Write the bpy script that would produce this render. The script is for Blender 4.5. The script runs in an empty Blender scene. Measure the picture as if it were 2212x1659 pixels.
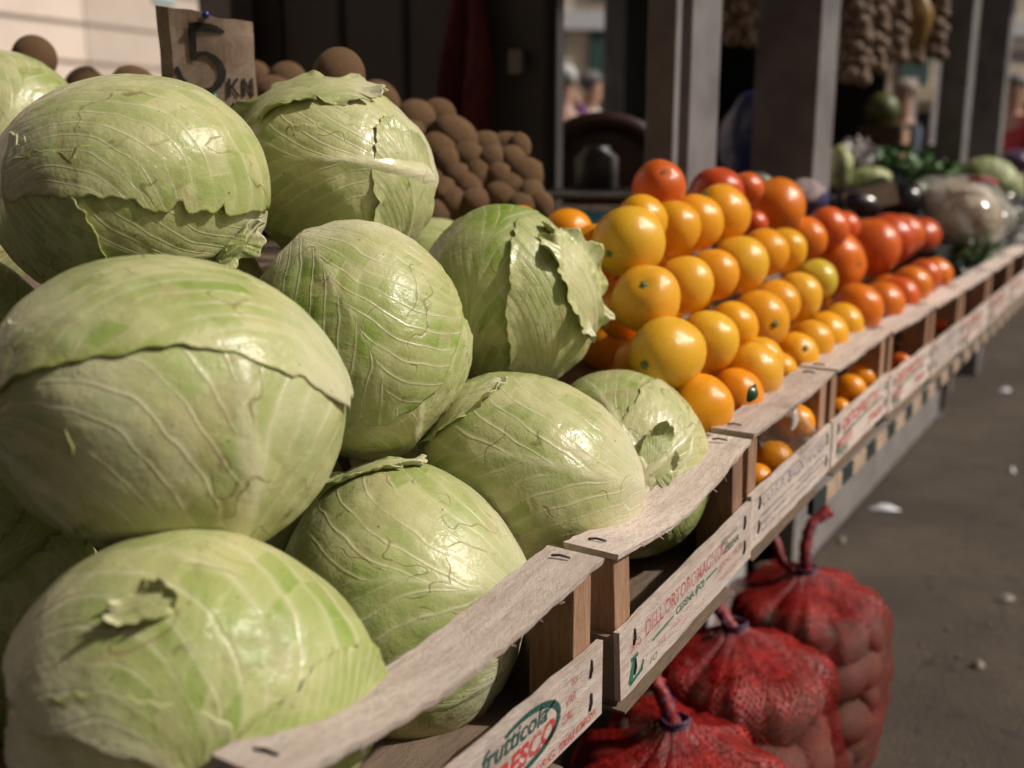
import bpy, math, random
import numpy as np
from mathutils import Vector, Matrix
random.seed(7); RNG = np.random.default_rng(7)
sc = bpy.context.scene
COL = sc.collection
# ------------------------------------------------------------------ camera geometry
F, CX, CY = 2250., 1106., 829.5
TH = math.atan(495/F); YW = math.radians(31.72); EYE = 1.15
cR = Vector((math.cos(YW), math.sin(YW), 0))
cH = Vector((-math.sin(YW), math.cos(YW), 0))
cF = cH*math.cos(TH) - Vector((0, 0, 1))*math.sin(TH)
cU = cH*math.sin(TH) + Vector((0, 0, 1))*math.cos(TH)
EYEV = Vector((0, 0, EYE))
def ray(px, py): return cF + cR*((px-CX)/F) + cU*((CY-py)/F)
def at(px, py, d): return EYEV + ray(px, py)*d
def on_x(px, py, X):
    v = ray(px, py); return EYEV + v*(X/v.x)
def on_y(px, py, Y):
    v = ray(px, py); return EYEV + v*(Y/v.y)

# ------------------------------------------------------------------ object helpers
def link(o, parent=None):
    COL.objects.link(o)
    if parent is not None: o.parent = parent
    return o
def tag(o, label=None, cat=None, group=None, kind=None):
    if label: o['label'] = label
    if cat: o['category'] = cat
    if group: o['group'] = group
    if kind: o['kind'] = kind
    return o
def empty(name, loc=(0, 0, 0), label=None, cat=None, group=None):
    o = bpy.data.objects.new(name, None); o.location = loc; o.empty_display_size = .05
    return tag(link(o), label, cat, group)
def mesh_np(name, V, Fc, mat=None, uv=None, smooth=True):
    me = bpy.data.meshes.new(name)
    me.from_pydata([tuple(map(float, v)) for v in V], [], [tuple(map(int, f)) for f in Fc])
    if smooth: me.polygons.foreach_set('use_smooth', [True]*len(me.polygons))
    if uv is not None:
        lay = me.uv_layers.new(name='UVMap')
        idx = np.zeros(len(me.loops), dtype=np.int32); me.loops.foreach_get('vertex_index', idx)
        lay.data.foreach_set('uv', np.asarray(uv, dtype=np.float32)[idx].ravel())
    if mat: me.materials.append(mat)
    me.update(); return me
def obj(name, me, parent=None, loc=None, rot=None):
    o = bpy.data.objects.new(name, me)
    if loc is not None: o.location = loc
    if rot is not None: o.rotation_euler = rot
    return link(o, parent)
class MB:
    """collects simple shapes into one mesh"""
    def __init__(s): s.V = []; s.F = []; s.M = []; s.S = []
    def add(s, V, Fc, mi=0, sm=False):
        b = len(s.V); s.V += [tuple(v) for v in V]
        for f in Fc: s.F.append(tuple(i+b for i in f)); s.M.append(mi); s.S.append(sm)
        return s
    def box(s, lo, hi, mi=0, mtx=None, bev=0.0):
        x0, y0, z0 = lo; x1, y1, z1 = hi
        if bev <= 0:
            V = [Vector(p) for p in ((x0,y0,z0),(x1,y0,z0),(x1,y1,z0),(x0,y1,z0),(x0,y0,z1),(x1,y0,z1),(x1,y1,z1),(x0,y1,z1))]
            Fc = [(0,3,2,1),(4,5,6,7),(0,1,5,4),(1,2,6,5),(2,3,7,6),(3,0,4,7)]
        else:
            import bmesh
            bm = bmesh.new(); bmesh.ops.create_cube(bm, size=1)
            for v in bm.verts: v.co = Vector(((x0+x1)/2+v.co.x*(x1-x0), (y0+y1)/2+v.co.y*(y1-y0), (z0+z1)/2+v.co.z*(z1-z0)))
            bmesh.ops.bevel(bm, geom=bm.edges[:], offset=bev, segments=2, affect='EDGES', profile=.5)
            bm.verts.index_update(); V = [v.co.copy() for v in bm.verts]; Fc = [tuple(v.index for v in f.verts) for f in bm.faces]; bm.free()
        if mtx is not None: V = [mtx @ v for v in V]
        return s.add(V, Fc, mi)
    def tube(s, pts, rad, n=10, mi=0, cap=True):
        pts = [Vector(p) for p in pts]; rs = rad if hasattr(rad, '__len__') else [rad]*len(pts)
        V = []; Fc = []; up = Vector((.3, .1, 1)).normalized()
        for i, p in enumerate(pts):
            t = (pts[min(i+1, len(pts)-1)]-pts[max(i-1, 0)]).normalized()
            a = t.cross(up); a = a.normalized() if a.length > 1e-4 else t.cross(Vector((1, 0, 0))).normalized()
            b = t.cross(a)
            for k in range(n):
                an = 2*math.pi*k/n; V.append(p + a*math.cos(an)*rs[i] + b*math.sin(an)*rs[i])
        for i in range(len(pts)-1):
            for k in range(n):
                k2 = (k+1) % n; Fc.append((i*n+k, i*n+k2, (i+1)*n+k2, (i+1)*n+k))
        if cap: Fc.append(tuple(range(n))[::-1]); Fc.append(tuple((len(pts)-1)*n+k for k in range(n)))
        return s.add(V, Fc, mi, True)
    def ball(s, c, r, nu=20, nv=12, mi=0, mtx=None, fn=None):
        V = []; Fc = []
        rr = r if hasattr(r, '__len__') else (r, r, r)
        for j in range(nv+1):
            th = math.pi*j/nv
            for i in range(nu):
                ph = 2*math.pi*i/nu
                d = Vector((math.sin(th)*math.cos(ph), math.sin(th)*math.sin(ph), math.cos(th)))
                k = fn(d) if fn else 1
                p = Vector((d.x*rr[0]*k, d.y*rr[1]*k, d.z*rr[2]*k))
                if mtx is not None: p = mtx @ p
                V.append(p+Vector(c))
        for j in range(nv):
            for i in range(nu):
                i2 = (i+1) % nu; Fc.append((j*nu+i, (j+1)*nu+i, (j+1)*nu+i2, j*nu+i2))
        return s.add(V, Fc, mi, True)
    def mesh(s, name, mats):
        me = bpy.data.meshes.new(name); me.from_pydata(s.V, [], s.F)
        for m in (mats if isinstance(mats, (list, tuple)) else [mats]): me.materials.append(m)
        me.polygons.foreach_set('material_index', s.M); me.polygons.foreach_set('use_smooth', s.S)
        me.update(); return me
    def build(s, name, mats, parent=None, loc=None, rot=None):
        return obj(name, s.mesh(name, mats), parent, loc, rot)
class Wob:
    """smooth random field of a direction or a point"""
    def __init__(s, seed, n=14, f=2.5):
        r = np.random.default_rng(seed); s.k = r.normal(size=(n, 3))*f; s.p = r.uniform(0, 6.28, n); s.a = r.uniform(.5, 1, n)/math.sqrt(n)
    def __call__(s, P): return (np.sin(np.asarray(P) @ s.k.T + s.p)*s.a).sum(-1)

# ------------------------------------------------------------------ material helper
class NT:
    def __init__(s, name):
        s.m = bpy.data.materials.new(name); s.m.use_nodes = True; s.t = s.m.node_tree; s.t.nodes.clear()
        s.out = s.n('ShaderNodeOutputMaterial')
    def n(s, typ, **kw):
        nd = s.t.nodes.new(typ)
        for k, v in kw.items(): setattr(nd, k, v)
        return nd
    def put(s, sock, v):
        if isinstance(v, bpy.types.NodeSocket): s.t.links.new(v, sock)
        elif v is not None:
            if sock.type == 'RGBA' and hasattr(v, '__len__') and len(v) == 3: v = (*v, 1)
            sock.default_value = v
    def math(s, op, a, b=None, c=None, clamp=False):
        nd = s.n('ShaderNodeMath', operation=op, use_clamp=clamp)
        for i, v in enumerate((a, b, c)):
            if v is not None: s.put(nd.inputs[i], v)
        return nd.outputs[0]
    def mix(s, f, a, b, blend='MIX'):
        nd = s.n('ShaderNodeMix', data_type='RGBA', blend_type=blend)
        s.put(nd.inputs[0], f); s.put(nd.inputs[6], a); s.put(nd.inputs[7], b); return nd.outputs[2]
    def ramp(s, v, lo, hi, a=0., b=1., kind='SMOOTHSTEP'):
        nd = s.n('ShaderNodeMapRange', interpolation_type=kind)
        for i, x in enumerate((v, lo, hi, a, b)): s.put(nd.inputs[i], x)
        return nd.outputs[0]
    def co(s, kind='Object', scale=None, loc=None):
        tc = s.n('ShaderNodeTexCoord').outputs[kind]
        if scale is None and loc is None: return tc
        mp = s.n('ShaderNodeMapping'); s.put(mp.inputs[0], tc)
        if scale is not None: mp.inputs[3].default_value = scale if hasattr(scale, '__len__') else (scale,)*3
        if loc is not None: s.put(mp.inputs[1], loc)
        return mp.outputs[0]
    def noise(s, vec, scale, detail=4, rough=.55, dist=0., out=0):
        nd = s.n('ShaderNodeTexNoise'); s.put(nd.inputs['Vector'], vec)
        nd.inputs['Scale'].default_value = scale; nd.inputs['Detail'].default_value = detail
        nd.inputs['Roughness'].default_value = rough; nd.inputs['Distortion'].default_value = dist
        return nd.outputs[out]
    def voro(s, vec, scale, feature='F1', rnd=1.):
        nd = s.n('ShaderNodeTexVoronoi', feature=feature); s.put(nd.inputs['Vector'], vec)
        nd.inputs['Scale'].default_value = scale; nd.inputs['Randomness'].default_value = rnd
        return nd.outputs[0]
    def bump(s, h, strength=.5, dist=.001, nrm=None):
        nd = s.n('ShaderNodeBump'); nd.inputs['Strength'].default_value = strength; nd.inputs['Distance'].default_value = dist
        s.put(nd.inputs['Height'], h)
        if nrm is not None: s.put(nd.inputs['Normal'], nrm)
        return nd.outputs[0]
    def bsdf(s, **kw):
        nd = s.n('ShaderNodeBsdfPrincipled')
        for k, v in kw.items(): s.put(nd.inputs[k.replace('_', ' ')], v)
        return nd
    def done(s, sh):
        s.t.links.new(sh.outputs[0] if not isinstance(sh, bpy.types.NodeSocket) else sh, s.out.inputs[0]); return s.m

def plain(name, col, rough=.6, nscale=40, var=.25, bump=.15, bdist=.001, **kw):
    m = NT(name); c = m.co(); nz = m.noise(c, nscale)
    col2 = m.mix(m.ramp(nz, .3, .7), [x*(1-var) for x in col], [min(1, x*(1+var)) for x in col])
    return m.done(m.bsdf(Base_Color=col2, Roughness=rough, Normal=m.bump(nz, bump, bdist), **kw))

# ---- cabbage leaf
def cabbage_mat():
    m = NT('cabbage_leaf')
    uvn = m.n('ShaderNodeUVMap'); uvn.uv_map = 'UVMap'
    oi = m.n('ShaderNodeObjectInfo')
    sepc = m.n('ShaderNodeSeparateColor'); m.put(sepc.inputs[0], oi.outputs['Color'])
    c = m.co()
    off = m.n('ShaderNodeVectorMath', operation='ADD'); m.put(off.inputs[0], c)
    rv = m.n('ShaderNodeCombineXYZ'); m.put(rv.inputs[0], m.math('MULTIPLY', oi.outputs['Random'], 40.)); m.put(rv.inputs[1], m.math('MULTIPLY', oi.outputs['Random'], 17.)); m.put(off.inputs[1], rv.outputs[0])
    P = off.outputs[0]
    def rgb(v):
        q = m.n('ShaderNodeSeparateColor'); m.put(q.inputs[0], v); return q.outputs
    wn = m.noise(P, 13, 2, .5, out=1)
    sub = m.n('ShaderNodeVectorMath', operation='SUBTRACT'); m.put(sub.inputs[0], wn); sub.inputs[1].default_value = (.5, .5, .5)
    scl = m.n('ShaderNodeVectorMath', operation='SCALE'); m.put(scl.inputs[0], sub.outputs[0]); scl.inputs['Scale'].default_value = .17
    add = m.n('ShaderNodeVectorMath', operation='ADD'); m.put(add.inputs[0], uvn.outputs[0]); m.put(add.inputs[1], scl.outputs[0])
    sep = m.n('ShaderNodeSeparateXYZ'); m.put(sep.inputs[0], add.outputs[0])
    x, y = sep.outputs[0], sep.outputs[1]
    NA = rgb(m.noise(P, 8, 3, .6, .3, out=1)); NB = rgb(m.noise(P, 21, 4, .62, out=1))
    s = m.math('ABSOLUTE', x)
    v = m.math('MULTIPLY', m.math('ADD', y, 1.), .5)
    mr_w = m.math('MULTIPLY', m.math('MULTIPLY_ADD', v, -.085, .095), m.math('ADD', sepc.outputs[1], .25))
    midrib = m.ramp(m.math('DIVIDE', s, m.math('MAXIMUM', mr_w, .004)), .1, 1.0, 1., 0.)
    midrib = m.math('MULTIPLY', midrib, m.math('MULTIPLY', m.ramp(v, .35, .95, 1., .2), m.math('ADD', sepc.outputs[1], .15, clamp=True)))
    side = m.math('MULTIPLY', m.math('GREATER_THAN', x, 0.), .43)
    slope = m.math('DIVIDE', .86, m.math('MULTIPLY_ADD', v, .55, .62))
    t = m.math('SUBTRACT', v, m.math('MULTIPLY', m.math('POWER', m.math('ADD', s, .001), .82), slope))
    ph = m.math('MULTIPLY_ADD', t, 7.6, side)
    fr = m.math('ABSOLUTE', m.math('SUBTRACT', m.math('FRACT', ph), .5))
    w2 = m.math('MAXIMUM', m.math('MULTIPLY_ADD', s, -.09, .115, clamp=True), .026)
    core = m.ramp(m.math('DIVIDE', fr, w2), .05, 1.0, 1., 0.)
    halo = m.ramp(fr, .0, .27, .58, 0.)
    fade = m.ramp(m.math('ADD', NB[0], m.math('MULTIPLY', s, -.06)),   .30, .56, .22, 1.)
    sec = m.math('MULTIPLY', m.math('MAXIMUM', core, halo), fade)
    secb = m.math('MULTIPLY', core, fade)
    ph3 = m.math('MULTIPLY_ADD', m.math('ADD', v, m.math('MULTIPLY', s, .5)), 9.5, side)
    fr3 = m.math('ABSOLUTE', m.math('SUBTRACT', m.math('FRACT', ph3), .5))
    ter = m.math('MULTIPLY', m.ramp(fr3, .006, .035, 1., 0.), m.ramp(NB[1], .50, .62, 0., .38))
    vo = m.n('ShaderNodeTexVoronoi', feature='DISTANCE_TO_EDGE'); m.put(vo.inputs['Vector'], add.outputs[0]); vo.inputs['Scale'].default_value = 13.
    net = m.math('MULTIPLY', m.ramp(vo.outputs[0], .0, .03, .30, 0.), m.ramp(NB[2], .42, .62))
    cv = m.n('ShaderNodeCombineXYZ'); m.put(cv.inputs[0], m.math('FLOOR', m.math('ADD', ph, .5))); m.put(cv.inputs[1], m.math('FLOOR', m.math('ADD', ph3, .5))); m.put(cv.inputs[2], m.math('MULTIPLY_ADD', oi.outputs['Random'], 50., side))
    wh = m.n('ShaderNodeTexWhiteNoise', noise_dimensions='3D'); m.put(wh.inputs['Vector'], cv.outputs[0])
    cell = m.math('MULTIPLY', m.math('SUBTRACT', wh.outputs['Value'], .5), m.ramp(NA[1], .38, .58, .15, .62))
    vein = m.math('MAXIMUM', midrib, m.math('MULTIPLY', sec, .72))
    vein = m.math('MAXIMUM', vein, m.math('MAXIMUM', ter, net))
    # colour
    g = m.math('ADD', sepc.outputs[0], m.math('MULTIPLY', m.math('SUBTRACT', NA[0], .5), 2.0))
    g = m.math('ADD', g, m.math('MULTIPLY', m.math('SUBTRACT', NB[2], .5), .7))
    g = m.math('ADD', g, cell)
    g = m.math('ADD', g, m.math('MULTIPLY', m.math('SUBTRACT', v, .5), .30), clamp=True)
    leaf = m.mix(g, (.525, .515, .265), (.215, .315, .048))
    leaf = m.mix(m.ramp(NA[1], .50, .72, 0., .35), leaf, (.50, .46, .19))
    leaf = m.mix(m.ramp(NA[2], .52, .70, 0., .5), leaf, (.56, .565, .355))
    rim = m.n('ShaderNodeVectorMath', operation='LENGTH'); m.put(rim.inputs[0], uvn.outputs[0])
    leaf = m.mix(m.ramp(rim.outputs['Value'], .92, 1.05, 0., .5), leaf, (.33, .37, .07))
    leaf = m.mix(m.math('MULTIPLY', vein, .70), leaf, (.69, .65, .44))
    leaf = m.mix(m.ramp(v, .02, .28, .75, 0.), leaf, (.66, .63, .45))
    # bruises, scars, specks
    bn = m.noise(P, 15, 6, .70, .8)
    br = m.math('MULTIPLY', m.ramp(bn, .53, .63), m.ramp(NA[0], .42, .56))
    leaf = m.mix(m.math('MULTIPLY', br, .42), leaf, (.36, .26, .13))
    sca = m.math('MULTIPLY', m.ramp(m.math('ABSOLUTE', m.math('SUBTRACT', NA[2], .5)), .0, .007, 1., 0.), m.ramp(NB[0], .49, .59, 0., .75))
    leaf = m.mix(sca, leaf, (.21, .15, .06))
    sp = m.math('MULTIPLY', m.ramp(m.voro(P, 75), .05, .095, 1., 0.), m.ramp(NB[1], .48, .54))
    leaf = m.mix(m.math('MULTIPLY', sp, .85), leaf, (.09, .065, .025))
    # relief
    h = m.math('ADD', m.math('MULTIPLY', m.math('MAXIMUM', midrib, m.math('MAXIMUM', m.math('MULTIPLY', secb, .8), net)), .30), m.math('MULTIPLY', NB[2], 1.35))
    h = m.math('ADD', h, m.math('MULTIPLY', m.noise(P, 75, 4, .68), .75))
    h = m.math('ADD', h, m.math('MULTIPLY', m.ramp(fr, .1, .42, 0., 1.), m.math('MULTIPLY', fade, .16)))
    h = m.math('ADD', h, m.math('MULTIPLY', cell, .10))
    h = m.math('SUBTRACT', h, m.math('MULTIPLY', m.math('ADD', sca, m.math('MULTIPLY', br, .5)), .25))
    nrm = m.bump(h, .60, .0022)
    ro = m.ramp(NB[0], .3, .7, .23, .40)
    ro = m.math('ADD', ro, m.math('MULTIPLY', br, .25))
    return m.done(m.bsdf(Base_Color=leaf, Roughness=ro, Normal=nrm, IOR=1.45))

def wood_mat(name, c1, c2, dirt=.35, rough=.88, axis=1, fuzz=1.):
    m = NT(name); oi = m.n('ShaderNodeObjectInfo')
    sc_ = [14, 14, 14]; sc_[axis] = 1.0
    rv = m.n('ShaderNodeCombineXYZ'); m.put(rv.inputs[0], m.math('MULTIPLY', oi.outputs['Random'], 30.)); m.put(rv.inputs[2], m.math('MULTIPLY', oi.outputs['Random'], 11.))
    c = m.co('Object', sc_, rv.outputs[0]); c0 = m.co('Object', None, rv.outputs[0])
    gr = m.noise(c, 9, 6, .65, .35); gr2 = m.noise(c, 46, 3, .6)
    col = m.mix(m.ramp(gr, .3, .7), c1, c2)
    col = m.mix(m.ramp(gr2, .45, .72, 0., .55), col, [x*.55 for x in c1])
    dn = m.math('MULTIPLY', m.ramp(m.noise(c0, 11, 5, .65), .52, .74), dirt)
    col = m.mix(dn, col, (.16, .115, .08))
    sp = m.ramp(m.noise(m.co('Object', [170 if i != axis else 60 for i in range(3)]), 3, 4, .75), .54, .72, 0., .5)
    col = m.mix(sp, col, (.2, .13, .085))
    tint = m.math('MULTIPLY_ADD', oi.outputs['Random'], .3, .85)
    hsv = m.n('ShaderNodeHueSaturation'); m.put(hsv.inputs['Value'], tint); m.put(hsv.inputs['Color'], col)
    fz = m.noise(m.co('Object', [70 if i != axis else 26 for i in range(3)]), 11, 4, .8)
    h = m.math('ADD', m.math('MULTIPLY', gr2, .6), m.math('MULTIPLY', fz, .9*fuzz))
    return m.done(m.bsdf(Base_Color=hsv.outputs[0], Roughness=rough, Normal=m.bump(h, 1., .0022), Specular_IOR_Level=.25))

def fruit_mat(name, pore=900, rough=.21):
    m = NT(name); oi = m.n('ShaderNodeObjectInfo'); c = m.co()
    lw = m.ramp(m.noise(c, 14, 3), .3, .72)
    col = m.mix(m.math('MULTIPLY', lw, .48), oi.outputs['Color'], m.mix(1., oi.outputs['Color'], (1.06, .62, .35), 'MULTIPLY'))
    blem = m.math('MULTIPLY', m.ramp(m.noise(c, 46, 5, .7), .66, .74), m.ramp(m.noise(c, 12, 2), .5, .65, 0., .5))
    col = m.mix(blem, col, (.42, .24, .08))
    p = m.voro(c, pore*.35); h = m.math('ADD', m.ramp(p, .0, .45), m.math('MULTIPLY', m.noise(c, 60, 3), .8))
    b = m.bsdf(Base_Color=col, Roughness=m.ramp(m.noise(c, 25, 3), .3, .7, rough-.04, rough+.1), Normal=m.bump(h, .16, .0012))
    return m.done(b)

def ground_mat():
    m = NT('worn_asphalt'); c = m.co()
    n1 = m.noise(c, 1.3, 5, .6, .4); n2 = m.noise(c, 9, 5, .65); n3 = m.noise(c, 150, 3, .7); st = m.voro(c, 110)
    col = m.mix(m.ramp(n1, .3, .7), (.042, .030, .021), (.088, .065, .045))
    col = m.mix(m.ramp(n2, .5, .75, 0., .5), col, (.034, .029, .024))
    col = m.mix(m.ramp(n3, .55, .72, 0., .6), col, (.13, .115, .097))
    col = m.mix(m.ramp(m.voro(c, 17), .05, .09, .8, 0.), col, (.15, .13, .11))
    col = m.mix(m.ramp(m.noise(c, .55, 4, .6, 1.), .52, .70, 0., .55), col, (.030, .024, .019))
    cr = m.n('ShaderNodeTexVoronoi', feature='DISTANCE_TO_EDGE'); m.put(cr.inputs['Vector'], m.noise(c, 1.1, 4, .6, .5, out=1)); cr.inputs['Scale'].default_value = 5.
    col = m.mix(m.ramp(cr.outputs[0], .0, .02, .7, 0.), col, (.018, .015, .012))
    h = m.math('ADD', n3, m.math('MULTIPLY', st, .8))
    return m.done(m.bsdf(Base_Color=col, Roughness=m.ramp(n2, .3, .7, .7, .92), Normal=m.bump(h, .6, .005)))

def net_mat():
    m = NT('red_net'); uvn = m.n('ShaderNodeUVMap'); uvn.uv_map = 'UVMap'
    sep = m.n('ShaderNodeSeparateXYZ')
    wob = m.noise(m.co(), 30, 2, out=1); sub = m.n('ShaderNodeVectorMath', operation='MULTIPLY_ADD'); m.put(sub.inputs[0], wob); sub.inputs[1].default_value = (.03, .03, 0); m.put(sub.inputs[2], uvn.outputs[0])
    m.put(sep.inputs[0], sub.outputs[0]); u, v = sep.outputs[0], sep.outputs[1]
    def strands(k):
        a = m.math('MULTIPLY', m.math('ADD', u, v) if k else m.math('SUBTRACT', u, v), 44.)
        f = m.math('ABSOLUTE', m.math('SUBTRACT', m.math('FRACT', a), .5)); return f
    f1, f2 = strands(0), strands(1)
    wd = m.ramp(m.noise(m.co(), 12, 3), .35, .7, .055, .12)
    wd = m.math('ADD', wd, m.ramp(v, .80, .97, 0., .25))
    al = m.math('MAXIMUM', m.math('LESS_THAN', f1, wd), m.math('LESS_THAN', f2, wd))
    nz = m.noise(m.co(), 300, 2)
    col = m.mix(m.ramp(m.noise(m.co(), 35, 3), .3, .7), (.24, .008, .008), (.44, .022, .018))
    gl = m.bsdf(Base_Color=col, Roughness=.34, Normal=m.bump(m.math('ADD', nz, m.math('MINIMUM', f1, f2)), .7, .003))
    tl = m.n('ShaderNodeBsdfTranslucent'); m.put(tl.inputs[0], (.5, .03, .02))
    ms = m.n('ShaderNodeMixShader'); ms.inputs[0].default_value = .12; m.put(ms.inputs[1], gl.outputs[0]); m.put(ms.inputs[2], tl.outputs[0])
    tr = m.n('ShaderNodeBsdfTransparent'); m.put(tr.inputs[0], (1., .90, .88))
    mx = m.n('ShaderNodeMixShader'); m.put(mx.inputs[0], m.math('MULTIPLY', al, m.math('MULTIPLY', m.ramp(m.noise(m.co(), 22, 3), .35, .65, .70, .97), m.ramp(v, .45, .95, .86, 1.)))); m.put(mx.inputs[1], tr.outputs[0]); m.put(mx.inputs[2], ms.outputs[0])
    return m.done(mx.outputs[0])

def ink_mat(name, col, wear=.5):
    m = NT(name); c = m.co('Object'); n = m.noise(c, 420, 3, .75); n2 = m.noise(c, 40, 3)
    f = m.math('MULTIPLY', m.ramp(m.math('ADD', m.math('MULTIPLY', n, .7), m.math('MULTIPLY', n2, .3)), wear-.12, wear+.10, .15, 1.), .88)
    b = m.bsdf(Base_Color=col, Roughness=.8, Specular_IOR_Level=.1)
    tr = m.n('ShaderNodeBsdfTransparent'); mx = m.n('ShaderNodeMixShader')
    m.put(mx.inputs[0], f); m.put(mx.inputs[1], tr.outputs[0]); m.put(mx.inputs[2], b.outputs[0]); return m.done(mx.outputs[0])

def film_mat(name, tint, alpha):
    m = NT(name); c = m.co(); n = m.noise(c, 26, 4, .6, 1.2)
    b = m.bsdf(Base_Color=tint, Roughness=.12, Normal=m.bump(n, 1., .012), Specular_IOR_Level=.7)
    tr = m.n('ShaderNodeBsdfTransparent'); mx = m.n('ShaderNodeMixShader')
    m.put(mx.inputs[0], m.ramp(n, .35, .7, alpha*.5, min(1., alpha*1.4))); m.put(mx.inputs[1], tr.outputs[0]); m.put(mx.inputs[2], b.outputs[0]); return m.done(mx.outputs[0])

M = {}
M['cab'] = cabbage_mat()
M['slat'] = wood_mat('poplar_slat', (.66, .53, .46), (.84, .725, .65), .38)
M['floor'] = wood_mat('crate_floor', (.21, .15, .105), (.29, .21, .15), .5)
M['post'] = wood_mat('beech_post', (.33, .185, .115), (.45, .27, .175), .45, axis=2, fuzz=.5)
M['staple'] = plain('dark_staple', (.03, .028, .03), .45, metallic=.0) if False else plain('dark_staple', (.03, .028, .03), .45)
M['fruit'] = fruit_mat('citrus_peel')
M['calyx'] = plain('calyx', (.16, .20, .07), .6, 300)
M['ground'] = ground_mat()
M['net'] = net_mat()
M['potato'] = plain('potato_skin', (.105, .060, .042), .75, 55, .35, .4, .002)
M['kiwi'] = plain('kiwi_skin', (.165, .088, .038), .85, 90, .45, .8, .002)
M['paint'] = plain('grey_paint', (.158, .150, .152), .5, 7, .28, .05)
M['wall'] = plain('charcoal_panel', (.045, .043, .040), .6, 4, .15, .05)
M['dark'] = plain('black_panel', (.012, .012, .013), .7, 4)
M['counter'] = plain('grey_counter', (.22, .20, .195), .6, 7, .15, .1)
M['legpaint'] = plain('pale_leg_paint', (.40, .38, .375), .5, 7, .1)
M['ink_red'] = ink_mat('red_ink', (.52, .04, .05), .47)
M['ink_green'] = ink_mat('green_ink', (.03, .17, .095), .42)
M['ink_dark'] = ink_mat('dark_green_ink', (.02, .085, .07), .40)
M['ink_faint'] = ink_mat('faint_red_ink', (.50, .08, .09), .535)
M['ink_blue'] = ink_mat('faint_blue_ink', (.12, .15, .25), .51)

# ------------------------------------------------------------------ lettering
def text_geo(body, size, shear=0., bold=0., sx=1.):
    cu = bpy.data.curves.new('lettering', 'FONT'); cu.body = body; cu.size = size; cu.shear = shear; cu.offset = bold; cu.resolution_u = 3
    o = bpy.data.objects.new('lettering', cu); COL.objects.link(o)
    me = bpy.data.meshes.new_from_object(o.evaluated_get(bpy.context.evaluated_depsgraph_get()))
    V = [(v.co.x*sx, v.co.y) for v in me.vertices]; Fc = [tuple(p.vertices) for p in me.polygons]
    bpy.data.objects.remove(o); bpy.data.curves.remove(cu); bpy.data.meshes.remove(me)
    return V, Fc
def lettering(mb, body, y, z, height, x=0.0006, width=None, shear=0., bold=0., mi=0, tilt=0.):
    V, Fc = text_geo(body, height*1.38, shear, bold)
    if not V: return
    w = max(v[0] for v in V)-min(v[0] for v in V); k = (width/w) if width else 1.
    mb.add([(x, y+v[0]*k, z+v[1]+tilt*v[0]*k) for v in V], Fc, mi)
def strip(mb, pts, w, x=0.0006, mi=0):
    """flat brush stroke through (y, z) points"""
    V = []; ws = w if hasattr(w, '__len__') else [w]*len(pts)
    for i, p in enumerate(pts):
        a = pts[max(i-1, 0)]; b = pts[min(i+1, len(pts)-1)]; dy, dz = b[0]-a[0], b[1]-a[1]; L = math.hypot(dy, dz) or 1
        V += [(x, p[0]-dz/L*ws[i]/2, p[1]+dy/L*ws[i]/2), (x, p[0]+dz/L*ws[i]/2, p[1]-dy/L*ws[i]/2)]
    mb.add(V, [(2*i, 2*i+1, 2*i+3, 2*i+2) for i in range(len(pts)-1)], mi)

# ------------------------------------------------------------------ cabbages
def nrmz(a): return a/np.linalg.norm(a, axis=-1, keepdims=True)
class Head:
    def __init__(s, px, py, d, rx, ry, rot=0., depth=1., seed=1, bumpy=.012, pinch=None):
        s.c = at(px, py, d); v = ray(px, py).normalized(); t = -v
        r = (cR - t*cR.dot(t)).normalized(); u = t.cross(r)
        s.B = np.array([list(r), list(u), list(t)])          # rows: right, up, towards the viewer
        a = math.radians(rot); s.R2 = np.array([[math.cos(a), math.sin(a)], [-math.sin(a), math.cos(a)]])
        s.rx, s.ry = rx*d/F, ry*d/F; s.rz = (s.rx+s.ry)/2*depth
        s.w = Wob(seed, 12, 2.2); s.w2 = Wob(seed+50, 22, 6.5); s.w3 = Wob(seed+90, 20, 11.); s.bumpy = bumpy; s.pinch = pinch
        s.R0 = (s.rx+s.ry)/2
    def rad(s, D):
        q = D[..., :2] @ s.R2.T
        r = 1/np.sqrt((q[..., 0]/s.rx)**2 + (q[..., 1]/s.ry)**2 + (D[..., 2]/s.rz)**2)
        r = r*(1 + s.bumpy*1.6*s.w(D) + s.bumpy*.55*s.w2(D) - s.bumpy*.45*np.exp(-(s.w3(D)/.28)**2))
        r = r - .0085
        if s.pinch:
            for dx, dy, dz, k, wd in s.pinch:
                p = nrmz(np.array([dx, dy, dz])); ang = np.arccos(np.clip(D @ p, -1, 1))
                r = r*(1 + k*np.exp(-(ang/wd)**2))
        return r
    def world(s, D, r): return (D*r[..., None]) @ s.B      # relative to the centre
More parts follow.
